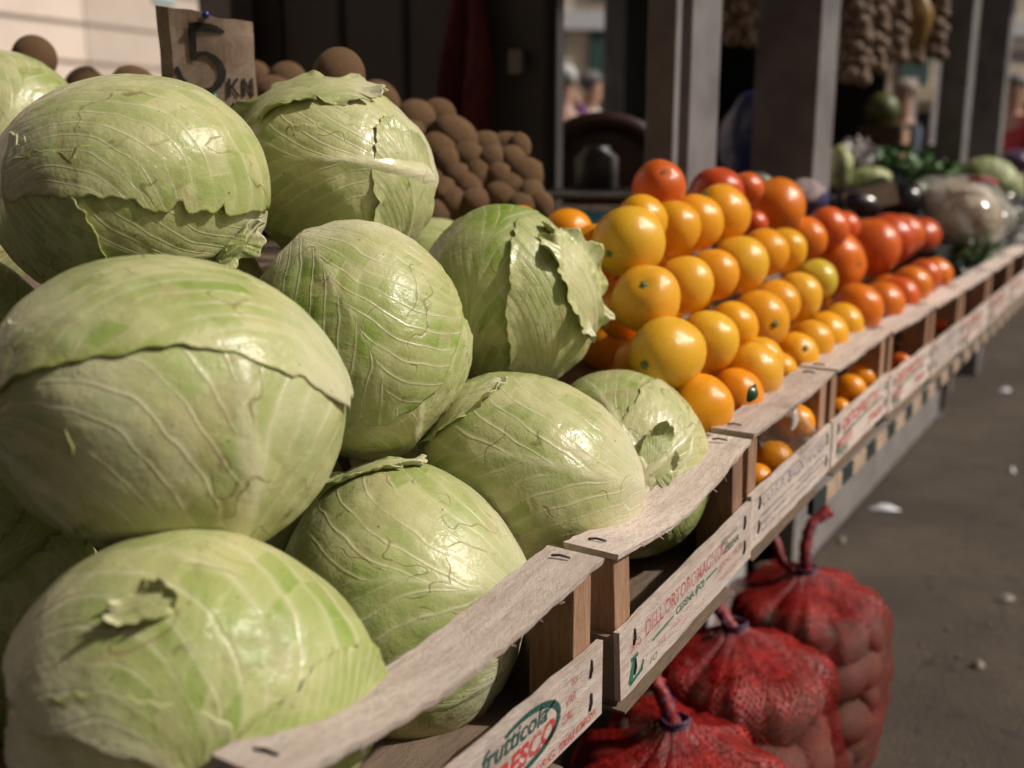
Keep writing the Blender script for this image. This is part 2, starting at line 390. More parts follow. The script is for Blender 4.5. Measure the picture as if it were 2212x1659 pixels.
def leaf_mesh(hd, cx, cy, front, tip, A, B, off, lift=.002, ruffle=.0, seed=1, nr=30, na=150, jag=.05, rib=.0022, warp=0.):
    rg = np.random.default_rng(seed)
    n2 = cx*cx+cy*cy
    if n2 > .998: k = math.sqrt(.998/n2); cx *= k; cy *= k; n2 = .998
    c = np.array([cx, cy, front*math.sqrt(1-n2)])
    t = np.array([math.cos(math.radians(tip)), math.sin(math.radians(tip)), 0.]); t = nrmz(t - c*(t@c)); n = np.cross(t, c)
    A, B = math.radians(A), math.radians(B)
    rho = np.concatenate([np.linspace(0, .80, nr-12, endpoint=False), np.linspace(.80, 1, 12)])
    psi = np.linspace(0, 2*np.pi, na, endpoint=False)
    jagn = np.zeros(na)
    for f_, a_ in ((2, .5), (3, .6), (5, .45), (9, .35), (17, .22), (29, .2), (37, .2), (47, .16)): jagn += a_*np.sin(f_*psi+rg.uniform(0, 6.28))
    out = 1 + jag*jagn
    for _ in range(rg.integers(1, 4)):      # tears
        p0 = rg.uniform(0, 6.28); wd = rg.uniform(.02, .06); out -= jag*rg.uniform(1., 3.)*np.exp(-((np.angle(np.exp(1j*(psi-p0))))/wd)**2)
    waves = np.zeros(na)
    for f_ in (3, 4, 7, 11): waves += rg.uniform(.4, 1)*np.sin(f_*psi+rg.uniform(0, 6.28))
    lifts = np.clip(.55+.5*np.sin(2*psi+rg.uniform(0, 6.28))+.4*np.sin(5*psi+rg.uniform(0, 6.28))+.25*np.sin(11*psi+rg.uniform(0, 6.28)), 0.05, 1.6)
    def surf(rh, extra=0.):
        X = rh[:, None]*out[None]*np.cos(psi)[None]; Y = rh[:, None]*out[None]*np.sin(psi)[None]
        be = X*B; al = Y*A
        be = be + warp*Y*Y*.3
        Mv = np.cos(al)[..., None]*c + np.sin(al)[..., None]*t
        D = np.cos(be)[..., None]*Mv + np.sin(be)[..., None]*n
        e = np.clip((rh-.72)/.28, 0, 1)**2
        r = hd.rad(D) + off + (e[:, None]*(lift*lifts+ruffle*waves)[None]) + extra
        vv = (Y+1)/2
        r = r + rib*np.exp(-(X/(.10-.07*vv))**2)*np.clip(1.25-1.6*vv, 0, 1)
        return hd.world(D, r), np.stack([X, Y], -1)
    P, U = surf(rho)
    th = .0013
    P2, U2 = surf(np.array([1.0, .9, .74]), -th)
    V = np.concatenate([P.reshape(-1, 3), P2.reshape(-1, 3)]); UV = np.concatenate([U.reshape(-1, 2), U2.reshape(-1, 2)])
    rows = len(rho)+3; Fc = []
    for i in range(rows-1):
        for k in range(na):
            k2 = (k+1) % na; Fc.append((i*na+k, (i+1)*na+k, (i+1)*na+k2, i*na+k2))
    # winding: outward
    f = Fc[(nr//2)*na]; a, b_, d = V[f[0]], V[f[1]], V[f[2]]
    if np.dot(np.cross(b_-a, d-a), a) < 0: Fc = [q[::-1] for q in Fc]
    return mesh_np('leaf', V, Fc, M['cab'], UV)
def head_mesh(hd):
    nu, nv = 72, 48; V = []; UV = []
    th = np.linspace(0, np.pi, nv+1)[:, None]; ph = np.linspace(0, 2*np.pi, nu, endpoint=False)[None]
    D = np.stack([np.sin(th)*np.cos(ph), np.cos(th)+0*ph, np.sin(th)*np.sin(ph)], -1)
    P = hd.world(D, hd.rad(D)-.0015).reshape(-1, 3)
    UV = np.stack([np.sin(ph*1.5)+0*th, np.cos(th)+0*ph], -1).reshape(-1, 2)
    Fc = [(j*nu+i, j*nu+(i+1) % nu, (j+1)*nu+(i+1) % nu, (j+1)*nu+i) for j in range(nv) for i in range(nu)]
    return mesh_np('cabbage', P, Fc, M['cab'], UV)
def cabbage(label, hd, stem, leaves, seed, green=.4, nfill=5, fillA=78, group='white cabbages heaped in the crates'):
    root = obj('cabbage', head_mesh(hd), None, hd.c); tag(root, label, 'cabbage', group); root.color = (green, 0, 0, 1)
    rg = np.random.default_rng(seed)
    st = nrmz(np.array(stem, float)); a = nrmz(np.cross(st, [.3, .9, .2])); b = np.cross(st, a)
    k = 0
    for i in range(nfill):
        ph = 2*math.pi*(i*.62+rg.uniform(-.05, .05)); side = a*math.cos(ph)+b*math.sin(ph)
        c = nrmz(st*math.cos(math.radians(82))+side*math.sin(math.radians(82)))
        tp = -st - c*((-st) @ c); tip = math.degrees(math.atan2(tp[1], tp[0])) if abs(c[2]) < .97 or True else 0
        # leaf centre may be on the far side: pass sign of z
        lf = obj('leaf', leaf_mesh(hd, c[0], c[1], 1 if c[2] >= 0 else -1, tip, fillA, 66, .0006+.0016*k, .0012, 0, seed*31+i, nr=24, na=90, jag=.03), root)
        lf.color = (np.clip(green+rg.uniform(-.18, .18), 0, 1), .35, 0, 1); k += 1
    for j, L in enumerate(leaves):
        kw = dict(L[6]) if len(L) > 6 else {}; gr = kw.pop('green', green+rg.uniform(-.12, .12)); md = kw.pop('mid', .3); lab = kw.pop('label', None)
        lf = obj('leaf', leaf_mesh(hd, L[0], L[1], L[2], L[3], L[4], L[5], .0006+.0016*k+.0014*(j+1), seed=seed*77+j, **kw), root)
        lf.color = (np.clip(gr, 0, 1), md, 0, 1)
        if lab: lf['label'] = lab
    return root

C = cabbage
C('large pale cabbage with a ragged leaf edge across its middle, below the price sign', Head(285, 416, .92, 280, 234, 10, 1.0, 11, pinch=[(.75, .3, .5, .03, .4)]), (.75, -.75, .3),
  [(.15, -.50, 1, 165, 72, 52, dict(lift=.003)), (-.75, -.35, 1, -70, 45, 34, dict(lift=.003)), (.10, .86, 1, 4, 88, 66, dict(lift=.0018, jag=.035, green=.24, mid=.2)), (.74, -.42, 1, 205, 15, 9, dict(lift=.010, green=.35))], 1, .34)
C('cabbage with one broad upper leaf folded over a thick pale rib, largest at the left', Head(373, 884, .76, 366, 322, -8, 1.0, 12), (.55, -.9, .15),
  [(-.85, -.20, 1, -75, 40, 30, dict(lift=.003)), (.42, -.18, 1, 97, 80, 98, dict(lift=.001, rib=.0055, green=.36, warp=.25, mid=1.)), (-.02, .90, 1, 176, 86, 45, dict(lift=.0032, jag=.035, green=.46, mid=.2))], 2, .42)
C('whitish cabbage with crinkled leaf edges on its crown, right of the price sign', Head(722, 376, 1.10, 216, 190, -18, 1.0, 13), (.9, .2, .3),
  [(.2, -.45, 1, 150, 70, 55, dict(green=.35)), (.12, .12, 1, 176, 74, 62, dict(rib=.004, green=.05, mid=.9)), (.72, -.2, 1, 110, 45, 25, dict(lift=.004, green=.2)), (-.30, .86, 1, 188, 48, 24, dict(lift=.008, ruffle=.0045, green=.42, jag=.08))], 3, .22)
C('shiny smooth cabbage in the middle of the heap with bright glints on its right side', Head(777, 736, 1.0, 238, 256, 18, 1.0, 14, bumpy=.016), (.35, -.95, .2),
  [(.45, -.5, 1, 108, 56, 66, dict(rib=.004, green=.30, mid=.9)), (-.08, .22, 1, -62, 58, 78, dict(lift=.0015, green=.52))], 4, .46)
C('cabbage with a curled outer leaf on its right side, touching the yellow oranges', Head(1100, 643, 1.2, 190, 200, 25, 1.0, 15), (.1, -.98, .1),
  [(-.35, .05, 1, 78, 80, 60, dict(green=.62)), (.55, -.1, 1, 96, 62, 34, dict(lift=.005, green=.35, jag=.05)), (.80, .22, 1, 128, 40, 24, dict(lift=.010, ruffle=.004, green=.3, jag=.08))], 5, .5)
C('cabbage behind the nearest crate rail with brown scuffs and a pale point at its right', Head(872, 1302, .93, 258, 298, 12, 1.0, 16, pinch=[(.93, .16, .35, .09, .35)]), (.95, .15, .3),
  [(-.25, -.7, 1, 185, 60, 50, dict(green=.5)), (-.10, .15, 1, 176, 84, 88, dict(lift=.001, green=.42)), (-.30, .93, 1, 170, 26, 15, dict(lift=.006, ruffle=.003, green=.6, jag=.08))], 6, .44)
C('nearest cabbage at the bottom left with a torn yellowish flake on its front', Head(416, 1502, .69, 374, 345, -14, 1.0, 17, pinch=[(.95, .05, .25, .06, .35)]), (-.8, -.3, -.5),
  [(-.2, -.72, 1, 10, 60, 45, dict(green=.38)), (.05, .90, 1, 8, 88, 128, dict(lift=.0012, green=.5, mid=.1)), (.62, -.35, 1, 30, 40, 26, dict(lift=.004, green=.62)), (-.28, .42, 1, 12, 10, 6, dict(lift=.007, ruffle=.0015, jag=.06, green=.55, label='torn yellowish flake'))], 7, .48)
C('cabbage behind the second crate rail with light ribs running in from its right edge', Head(1142, 1026, 1.03, 240, 206, -22, 1.0, 18), (.92, -.25, .3),
  [(-.2, -.6, 1, 175, 66, 52, dict(green=.5)), (-.06, .12, 1, 172, 86, 88, dict(rib=.002, green=.32, mid=.45)), (-.62, .62, 1, 190, 28, 14, dict(lift=.006, ruffle=.003, green=.55))], 8, .4)
C('small green cabbage at the right end of the cabbage heap with its cut stalk showing', Head(1348, 1003, 1.17, 180, 200, 20, 1.0, 19), (.32, .02, .95),
  [(.45, -.65, 1, -75, 60, 44, dict(green=.6)), (-.15, .55, 1, 118, 58, 58, dict(green=.42, rib=.004, mid=.8)), (.72, .35, 1, 35, 56, 40, dict(green=.2, rib=.004, mid=.8)), (.32, .05, 1, 60, 20, 12, dict(lift=.012, ruffle=.003, green=.7))], 9, .62)
C('cabbage at the far upper left below the dark brown kiwi', Head(10, 300, 1.37, 172, 178, 0, 1.0, 20), (-.5, -.8, .2), [(.1, .35, 1, 60, 70, 70, dict(green=.4))], 10, .45)
C('cabbage mostly cut by the left picture edge, wedged beneath the upper left cabbage', Head(-95, 735, 1.0, 228, 190, -30, 1.0, 21), (-.8, -.3, .4), [(.3, .3, 1, 20, 80, 75, dict(green=.45))], 11, .5)
C('cabbage in deep shade at the left edge, under the largest cabbage', Head(-30, 1350, .90, 262, 268, 0, 1.0, 22), (-.5, .5, .5), [(.4, .2, 1, -30, 80, 75, dict(green=.5, rib=.004))], 12, .55)
C('pale cabbage barely showing at the left edge between two other cabbages', Head(-130, 480, 1.12, 190, 200, 0, 1.0, 23), (-.6, -.6, .3), [(.3, .1, 1, 60, 80, 75)], 13, .2, group='white cabbages heaped in the crates')

for i, (x, y, z, r, lab) in enumerate([(-.735, .70, .80, .098, 'shaded cabbage glimpsed behind the scuffed cabbage'), (-.80, .44, .80, .105, 'shaded cabbage deep under the largest cabbage'),
        (-.90, .76, .985, .105, 'shaded cabbage between the upper left and middle cabbages'), (-.76, 1.02, .80, .098, 'shaded cabbage below the shiny cabbage'), (-.86, 1.18, .98, .09, 'shaded cabbage under the whitish cabbage'), (-1.0, .52, .99, .10, 'shaded cabbage behind the largest cabbage at the left')]):
    q = Vector((x, y, z))-EYEV; d = q.dot(cF); px, py = CX+F*q.dot(cR)/d, CY-F*q.dot(cU)/d
    C(lab, Head(px, py, d, r*F/d, r*F/d, 20*i, 1.0, 80+i), (-.5, -.6, .3+.1*i), [], 80+i, .5)
# ------------------------------------------------------------------ crates
XF = -.36
def crate(label, y0, y1, z0, z1, sag=.012, prints=None, tilt=0., dx=0., seed=0, postdark=False, hi=.148):
    """short end of a wooden fruit crate faces the aisle (+X); local y runs along the row"""
    L = math.hypot(y1-y0, z1-z0); rg = random.Random(seed)
    root = empty('wooden_crate', (XF+dx, y0, z0), label, 'crate', 'wooden crates in a row along the counter')
    root.rotation_euler = (math.atan2(z1-z0, y1-y0), 0, tilt)
    D = .52
    fs = MB(); N = 14; h = .070; hs = .148 if hi is None else hi
    # lower front board with a slightly rough top edge
    V = []
    for i in range(N+1):
        y = L*i/N; e = rg.uniform(-.0012, .0012)
        V += [(-.006, y, .002), (0, y, .002+rg.uniform(-.001, .001)), (0, y, h+e), (-.006, y, h+e-.0006)]
    Fc = []
    for i in range(N):
        a = 4*i; b = a+4
        Fc += [(a, b, b+1, a+1), (a+1, b+1, b+2, a+2), (a+2, b+2, b+3, a+3), (a+3, b+3, b, a)]
    Fc += [(0, 1, 2, 3), (4*N+3, 4*N+2, 4*N+1, 4*N)]
    fs.add(V, Fc)
    board = fs.build('front_board', M['slat'], root)
    for yy in (.026, L-.024):
        for zz in (.016, .046):
            st = MB(); st.tube([(.0008, yy, zz), (.0016, yy+.002, zz+.007), (.0008, yy+.003, zz+.015)], .0011, 6); st.build('staple', M['staple'], board)
    fl = MB(); fl.box((-D, .004, -.006), (-.006, L-.004, .0015)); fl.box((-.045, 0, -.009), (.004, L*.80, -.0065)); fl.build('bottom_board', M['floor'], root)
    for yy in (.0, L-.0065):
        sd = MB(); sd.box((-D, yy, .002), (-.0065, yy+.0065, .064)); sd.build('side_board', M['floor'], root)
    for k, yy in enumerate((.0075, L-.0375)):
        p = MB(); p.box((-.050, yy, .003), (-.008, yy+.030, hs-.009), bev=.0012); pp = p.build('corner_post', M['post'], root)
    # top rail: a sawn lath, sagging, with frayed edges
    r = MB(); N = 36; V = []
    ph = rg.uniform(0, 6)
    for i in range(N+1):
        f = i/N; y = .001+(L-.002)*f
        z = hs-.009 - sag*math.sin(math.pi*f)**1.3 + .0012*math.sin(9*f+ph); fr = rg.uniform(-.0013, .0013); fr2 = rg.uniform(-.0013, .0013)
        V += [(-.052+fr, y, z), (-.001+fr2, y, z), (.0005+fr2, y, z+.0055), (-.053+fr, y, z+.006)]
    Fc = []
    for i in range(N):
        a = 4*i; b = a+4
        Fc += [(a, b, b+1, a+1), (a+1, b+1, b+2, a+2), (a+2, b+2, b+3, a+3), (a+3, b+3, b, a)]
    Fc += [(0, 1, 2, 3), (4*N+3, 4*N+2, 4*N+1, 4*N)]
    r.add(V, Fc); rail = r.build('top_rail', M['slat'], root)
    for yy in (.018, L-.022):
        s2 = MB(); s2.tube([(-.038, yy, hs-.0028), (-.031, yy+.002, hs-.0018), (-.022, yy+.003, hs-.0028)], .0011, 6); s2.build('staple', M['staple'], rail)
    # frayed splinters along the rail
    sp = MB()
    for _ in range(10):
        yy = rg.uniform(.03, L-.03); x0 = rg.choice((-.053, .0005)); s_ = -1 if x0 < -.01 else 1; zz = hs-.0045 - sag*math.sin(math.pi*yy/L)**1.3
        sp.tube([(x0, yy, zz), (x0+s_*.002, yy+rg.uniform(-.004, .004), zz-rg.uniform(0, .002)), (x0+s_*rg.uniform(.002, .005), yy+rg.uniform(-.006, .006), zz-rg.uniform(.001, .006))], .0004, 4)
    sp.build('splinter', M['slat'], rail)
    if prints:
        for mat, fn in prints(L):
            mb = MB(); fn(mb); mb.build('printed_lettering', M[mat], board)
    return root
def pr1(L):
    y = lambda Y: Y-.352; z = lambda Z: Z-.681
    def dark(mb):
        lettering(mb, 'frutticola', y(.540), z(.7275), .0155, width=.093, shear=.28, bold=.0004, tilt=-.03)
        arc = []
        for i in range(34):
            a = math.radians(118-235*i/33); arc.append((y(.598)+.054*math.cos(a)*1.0, z(.7215)+.0215*math.sin(a)))
        strip(mb, arc, [.0035+.0028*math.sin(math.pi*i/33) for i in range(34)])
        strip(mb, [(y(.634), z(.7315)), (y(.646), z(.7355))], .0026)
    def red(mb):
        lettering(mb, 'FRESCO', y(.548), z(.704), .0165, width=.098, shear=.2, bold=.0009, tilt=.02)
        lettering(mb, 'ITALIA.E ROMAGNA', y(.652), z(.6862), .0072, width=.064, shear=.25, bold=.0002, tilt=.03)
        lettering(mb, 'EU', y(.672), z(.7345), .006, width=.010, shear=.3)
        lettering(mb, 'VAR', y(.662), z(.7200), .0080, width=.016, shear=.25)
        lettering(mb, 'CAL.', y(.657), z(.7070), .0080, width=.018, shear=.25)
        lettering(mb, 'ORIG.', y(.612), z(.6862), .0072, width=.034, shear=.25)
    return [('ink_dark', dark), ('ink_red', red)]
def pr2(L):
    def red(mb):
        lettering(mb, "DELL'ORTOROMAGNOLA", .050, .042, .016, width=.205, bold=.0004)
        lettering(mb, 'ORTO', .017, .040, .009, width=.024, bold=.0004)
        lettering(mb, 'PRODOTTI', .105, .0185, .007, width=.05); lettering(mb, 'TEL', .075, .016, .007, width=.02)
        lettering(mb, 'ORTOFRUTTICOLI', .225, .0265, .007, width=.07, bold=.0003); lettering(mb, 'MAGAZZINO', .225, .012, .007, width=.055)
    def green(mb):
        strip(mb, [(.018, .010), (.028, .032)], .0075); strip(mb, [(.018, .010), (.044, .0135)], .004); strip(mb, [(.040, .012), (.046, .021)], .004); strip(mb, [(.021, .033), (.035, .0335)], .004)
        lettering(mb, 'CESENA (FO)', .118, .030, .008, width=.07, bold=.0003)
        strip(mb, [(.065, .030), (.112, .0325)], .0022); strip(mb, [(.192, .0335), (.222, .034)], .0022)
        lettering(mb, 'ingrosso', .232, .054, .007, width=.045, shear=.3); lettering(mb, 'CESENA', .242, .0405, .008, width=.042, bold=.0003); lettering(mb, 'FO', .058, .008, .007, width=.016, shear=.3)
    return [('ink_faint', red), ('ink_green', green)]
def pr3(L):
    def blue(mb):
        lettering(mb, 'CO.R.P.', .035, .045, .013, width=.085, shear=.15); lettering(mb, 'BALDONI CASA', .135, .044, .016, width=.165, shear=.1, bold=.0003)
        for i, (a, b, zz) in enumerate(((.03, .16, .034), (.18, .30, .033), (.03, .13, .024), (.17, .30, .024), (.04, .26, .014))): strip(mb, [(a, zz), (b, zz+.001)], .0022)
        lettering(mb, 'VERGA', .19, .0265, .005, width=.06); lettering(mb, 'RIZA', .05, .0155, .006, width=.03)
        strip(mb, [(.012, .012), (.012, .06), (L-.014, .062)], .0016)
    return [('ink_blue', blue)]
def pr4(L):
    def red(mb):
        lettering(mb, 'ORTOFRUTTA', .05, .044, .018, width=.22, bold=.0008); lettering(mb, 'PRODOTTI', .03, .020, .014, width=.08, bold=.0006); lettering(mb, 'ITALIA', .21, .015, .013, width=.09, bold=.0006)
    def green(mb):
        strip(mb, [(.06, .037), (.30, .040)], .004); lettering(mb, 'CESENA', .03, .007, .012, width=.06, bold=.0005); lettering(mb, 'FO', .27, .05, .010, width=.04)
    return [('ink_red', red), ('ink_green', green)]
crate('nearest wooden crate with green and red fruit firm lettering on its front board', .352, .728, .681, .682, .014, pr1, seed=1)
crate('wooden crate with a bowed top rail, in front of the small green cabbage', .766, 1.088, .674, .703, .017, pr2, tilt=math.radians(-1.), seed=2)
crate('third wooden crate with faint blue lettering, holding the nearest yellow oranges', 1.100, 1.432, .703, .714, .004, pr3, seed=3)
crate('fourth wooden crate with red and green lettering, just past the blue lettered crate', 1.440, 1.785, .715, .724, .003, pr4, seed=4)
crate('fifth wooden crate with a blue wrapped fruit showing through its gap', 1.795, 2.165, .718, .716, .003, pr4, seed=5)
crate('sixth wooden crate with pale red fruit showing through its gap', 2.178, 2.530, .714, .712, .002, pr3, seed=6)
crate('seventh wooden crate with a blank dark gap and a red smudge of lettering', 2.545, 2.965, .710, .710, .002, pr4, seed=7)
crate('farthest wooden crate in the row, cut by the right picture edge', 2.985, 3.40, .710, .712, .002, pr4, seed=8)
crate('wooden crate past the picture edge at the far end of the row', 3.42, 3.84, .712, .712, .002, pr4, seed=9)

# ------------------------------------------------------------------ citrus fruit
def citrus_mesh(name, seed, long=1.0, nip=.0):
    w = Wob(seed, 10, 1.8); mb = MB()
    def fn(d):
        k = 1+.034*float(w(np.array(d))); a = d.z
        k -= .055*math.exp(-((1-a)/.035)**1)        # dimple at the calyx
        k -= .02*math.exp(-((1+a)/.02)**1); k += nip*math.exp(-((1-a)/.12))
        return k
    mb.ball((0, 0, 0), (1, 1, long), 36, 26, 0, None, fn); return mb.mesh(name, M['fruit'])
CIT = [citrus_mesh('citrus', 1, 1.03), citrus_mesh('citrus', 2, 1.12, .04), citrus_mesh('citrus', 3, .95)]
def calyx_mesh():
    mb = MB(); V = []
    mb.ball((0, 0, .945), (.09, .09, .035), 14, 6)
    for k in range(5):
        a = 2*math.pi*k/5; mb.ball((.085*math.cos(a), .085*math.sin(a), .95), (.05, .05, .02), 8, 5)
    mb.tube([(0, 0, .95), (0, 0, .995)], [.05, .045], 10); return mb.mesh('calyx', M['calyx'])
CAL = calyx_mesh()
def navel_mesh():
    mb = MB(); mb.tube([(.07*math.cos(2*math.pi*k/12)*(1+.3*(k % 2)), .07*math.sin(2*math.pi*k/12)*(1+.3*(k % 2)), .955) for k in range(13)], .018, 6); return mb.mesh('navel', M['calyx'])
NAV = navel_mesh()
def look_rot(dirv): return Vector((0, 0, 1)).rotation_difference(Vector(dirv)).to_euler()
def view_dir(px, py, nx, ny, back=False):
    t = -ray(px, py).normalized(); r = (cR - t*cR.dot(t)).normalized(); u = t.cross(r)
    return r*nx+u*ny+t*(math.sqrt(max(0, 1-nx*nx-ny*ny))*(-1 if back else 1))
yel = (.79, .40, .018); yel2 = (.79, .455, .034); ora = (.80, .33, .012); lem = (.60, .46, .05); red_ = (.64, .125, .020); red2 = (.56, .085, .020); ora2 = (.72, .20, .014)
ROWN = {}
def fruit(name, px, py, r, col, row, R=.0415, stem=None, nav=False, d=None, long=None, kind='yellow orange', heap='yellow heap', group='yellow oranges in the heap', cat='orange', label=None):
    XR = {'front': -.435, 'third': -.475, 'second': -.52, 'top': -.565, 'back': -.68}
    dd = d if d else (on_x(px, py, XR[row]-(.035 if heap != 'yellow heap' and row != 'front' else 0))-EYEV).dot(cF)
    Rr = r*dd/F*(.97 if r > 74 else 1.03)
    i = len(ROWN.setdefault((heap, row), []))
    me = CIT[(int(px*7+py)) % 3]
    o = obj(name, me, None, at(px, py, dd)); o.scale = (Rr*random.uniform(.95, 1.03), Rr*random.uniform(.95, 1.03), Rr*random.uniform(.96, 1.06))
    if stem is not None: o.rotation_euler = look_rot(view_dir(px, py, *stem))
    else: o.rotation_euler = look_rot(view_dir(px, py, random.uniform(-.5, .5), random.uniform(-.5, .3), True))
    o.color = (col[0]*random.uniform(.95, 1.05), col[1]*random.uniform(.92, 1.08), col[2], 1)
    ROWN[(heap, row)].append((px, o, kind, label)); tag(o, label or kind, cat, group)
    if stem is not None: obj('navel' if nav else 'calyx', NAV if nav else CAL, o, (0, 0, (.03, .158, -.047)[(int(px*7+py)) % 3]))
    return o
for a in [  # D-px centre, radius, colour, row
    (1358, 522, 83, yel2, 'top', (-.55, -.33)), (1451, 496, 62, yel, 'top'), (1501, 482, 60, yel, 'top'), (1559, 461, 59, yel, 'top', (-.55, .62)), (1386, 478, 57, yel, 'top'),
    (1224, 508, 56, ora, 'back'), (1126, 486, 42, ora, 'back'), (1290, 628, 56, ora, 'back'),
    (1397, 645, 77, yel2, 'second', (-.1, .45)), (1480, 616, 60, yel2, 'second'), (1541, 594, 54, yel, 'second'), (1598, 573, 60, yel2, 'second'), (1653, 545, 51, yel, 'second'), (1692, 541, 48, yel, 'second'),
    (1306, 744, 62, ora, 'back'), (1441, 765, 86, yel2, 'third', (-.52, -.25)), (1528, 738, 67, yel2, 'third'), (1582, 708, 54, yel, 'third'), (1638, 693, 64, yel, 'third', (.55, -.1)), (1676, 657, 52, yel, 'third'), (1722, 643, 54, yel2, 'third'), (1764, 605, 45, lem, 'third'),
    (1513, 880, 71, ora, 'front'), (1588, 858, 62, ora, 'front'), (1628, 806, 62, yel2, 'front'), (1681, 800, 40, yel, 'front', (.5, -.35)), (1716, 768, 49, yel, 'front', (.45, .3)), (1748, 742, 50, yel, 'front'), (1783, 722, 48, yel, 'front'), (1818, 701, 46, yel, 'front'),
    (1640, 778, 50, yel, 'front')]:
    fruit('yellow_orange', a[0], a[1], a[2], a[3], a[4], stem=a[5] if len(a) > 5 else None)
for a in [(1671, 998, 44, 'crate gap'), (1632, 1035, 36, 'crate gap'), (1716, 912, 42, 'crate gap'), (1836, 845, 36, 'crate gap'), (1860, 818, 33, 'crate gap'), (1812, 888, 28, 'crate gap')]:
    p = on_x(a[0], a[1], -.398); d = (p-EYEV).dot(cF)
    fruit('yellow_orange', a[0], a[1], a[2], ora, 'crate gap', d=d)
for a in [(1422, 405, 58, red_, 'top', (.2, .55), True), (1546, 420, 57, red2, 'top'), (1611, 408, 37, red_, 'top'), (1676, 450, 62, ora2, 'top'), (1628, 484, 30, red2, 'top'),
    (1786, 494, 46, red_, 'second'), (1823, 490, 32, red_, 'second'), (1738, 517, 48, ora2, 'second'), (1801, 568, 66, ora2, 'second', (.80, -.05), True), (1879, 538, 62, red_, 'second'), (1917, 520, 58, red2, 'second'), (1945, 512, 48, red_, 'second'), (1990, 510, 40, red2, 'second'),
    (1850, 668, 55, ora2, 'front'), (1904, 655, 48, ora2, 'front'), (1938, 644, 46, red_, 'front'), (1965, 618, 44, ora2, 'front'), (1992, 600, 40, red_, 'front'), (2020, 594, 37, ora2, 'front')]:
    fruit('orange', a[0], a[1], a[2], a[3], a[4], R=.0405, stem=a[5] if len(a) > 5 else None, nav=True, kind='reddish orange', heap='reddish heap', group='reddish orange citrus in the heap')
for a in [(1986, 735, 27), (1944, 785, 22), (2056, 680, 20), (2045, 692, 20), (2036, 703, 18)]:
    p = on_x(a[0], a[1], -.398); d = (p-EYEV).dot(cF)
    fruit('orange', a[0], a[1], a[2], red_, 'crate gap', d=d, kind='reddish orange', heap='reddish heap', group='reddish orange citrus in the heap')
for (heap, row), L in list(ROWN.items()):      # fruit of the inner layer, showing in the gaps between the rows
    if row in ('crate gap', 'back'): continue
    L = sorted(L, key=lambda q: q[0])
    for a, b in zip(L, L[1:]):
        if b[0]-a[0] > 120: continue
        A, B = a[1], b[1]; R_ = (A.scale[0]+B.scale[0])*.5*.98
        o = obj(A.name.split('.')[0], random.choice(CIT), None, (A.location+B.location)/2+Vector((-.055, 0, -.030))); o.scale = (R_,)*3; o.rotation_euler = (random.uniform(0, 6), random.uniform(0, 6), 0)
        o.color = (ora if heap == 'yellow heap' else ora2)+(1,)
        tag(o, a[2], 'orange', A['group']); ROWN.setdefault((heap, row+' inner'), []).append((a[0], o, a[2], None))
ORD = ['first', 'second', 'third', 'fourth', 'fifth', 'sixth', 'seventh', 'eighth', 'ninth', 'tenth', 'eleventh', 'twelfth', 'thirteenth', 'fourteenth']
def ordinal(i, n): return 'leftmost' if i == 0 else ('rightmost' if i == n-1 else ORD[i]+' from the left')
for (heap, row), L in ROWN.items():
    L.sort(key=lambda q: q[0])
    for i, (px, o, kind, lab) in enumerate(L):
        if lab: continue
        where = 'in the crates under the' if row == 'crate gap' else (f'tucked behind the {row[:-6]} row of the' if row.endswith(' inner') else f'in the {row} row of the')
        o['label'] = f'glossy {kind}, {ordinal(i, len(L))} {where} {heap}'

# leaf stuck on a front orange, plastic scrap in the crate
lf = MB(); p = at(1618, 868, 1.14); V = []
for i in range(7):
    for j in (-1, 0, 1):
        t = i/6; V.append((j*.007*math.sin(math.pi*min(1, t*.92+.06)), .024*t, .004*math.sin(3*t)-abs(j)*.003))
lf.add(V, [(i*3+j, i*3+j+1, i*3+j+4, i*3+j+3) for i in range(6) for j in (0, 1)], 0, True)
o = lf.build('citrus_leaf', plain('citrus_leaf', (.02, .06, .025), .3, 60)); o.location = p; o.rotation_euler = (math.radians(60), math.radians(35), math.radians(40))
tag(o, 'small dark green leaf lying on a front row yellow orange beside the third crate rail', 'leaf')

# ------------------------------------------------------------------ kiwis
def kiwi_mesh(seed):
    w = Wob(seed, 8, 1.6); mb = MB(); mb.ball((0, 0, 0), (1, 1, 1.12), 26, 18, 0, None, lambda d: 1+.055*float(w(np.array(d)))-.05*math.exp(-(1-d.z)/.05)+.07*math.exp(-((1+d.z)/.02))); return mb.mesh('kiwi', M['kiwi'])
KW = [kiwi_mesh(i) for i in range(3)]
KL = [(75, 128, 48), (183, 192, 43), (290, 192, 52), (552, 165, 30), (510, 238, 46), (592, 205, 45), (622, 178, 43), (732, 168, 59), (820, 218, 44), (895, 257, 42), (943, 252, 36), (980, 296, 48), (948, 330, 46), (1055, 327, 42), (1096, 322, 38), (932, 390, 36), (990, 386, 37), (1033, 382, 36), (1076, 387, 37), (1133, 382, 38), (978, 440, 38), (1028, 442, 38), (1080, 428, 38), (1128, 450, 36), (1165, 444, 34), (940, 465, 34), (1120, 320, 30), (880, 300, 40), (840, 262, 40), (770, 225, 42), (690, 235, 42), (1010, 345, 40), (965, 360, 38), (1060, 355, 38), (1010, 410, 38), (1055, 412, 38), (1105, 410, 36), (1105, 352, 34), (960, 415, 38), (1145, 418, 34), (655, 215, 40), (570, 232, 42)]
kl = []
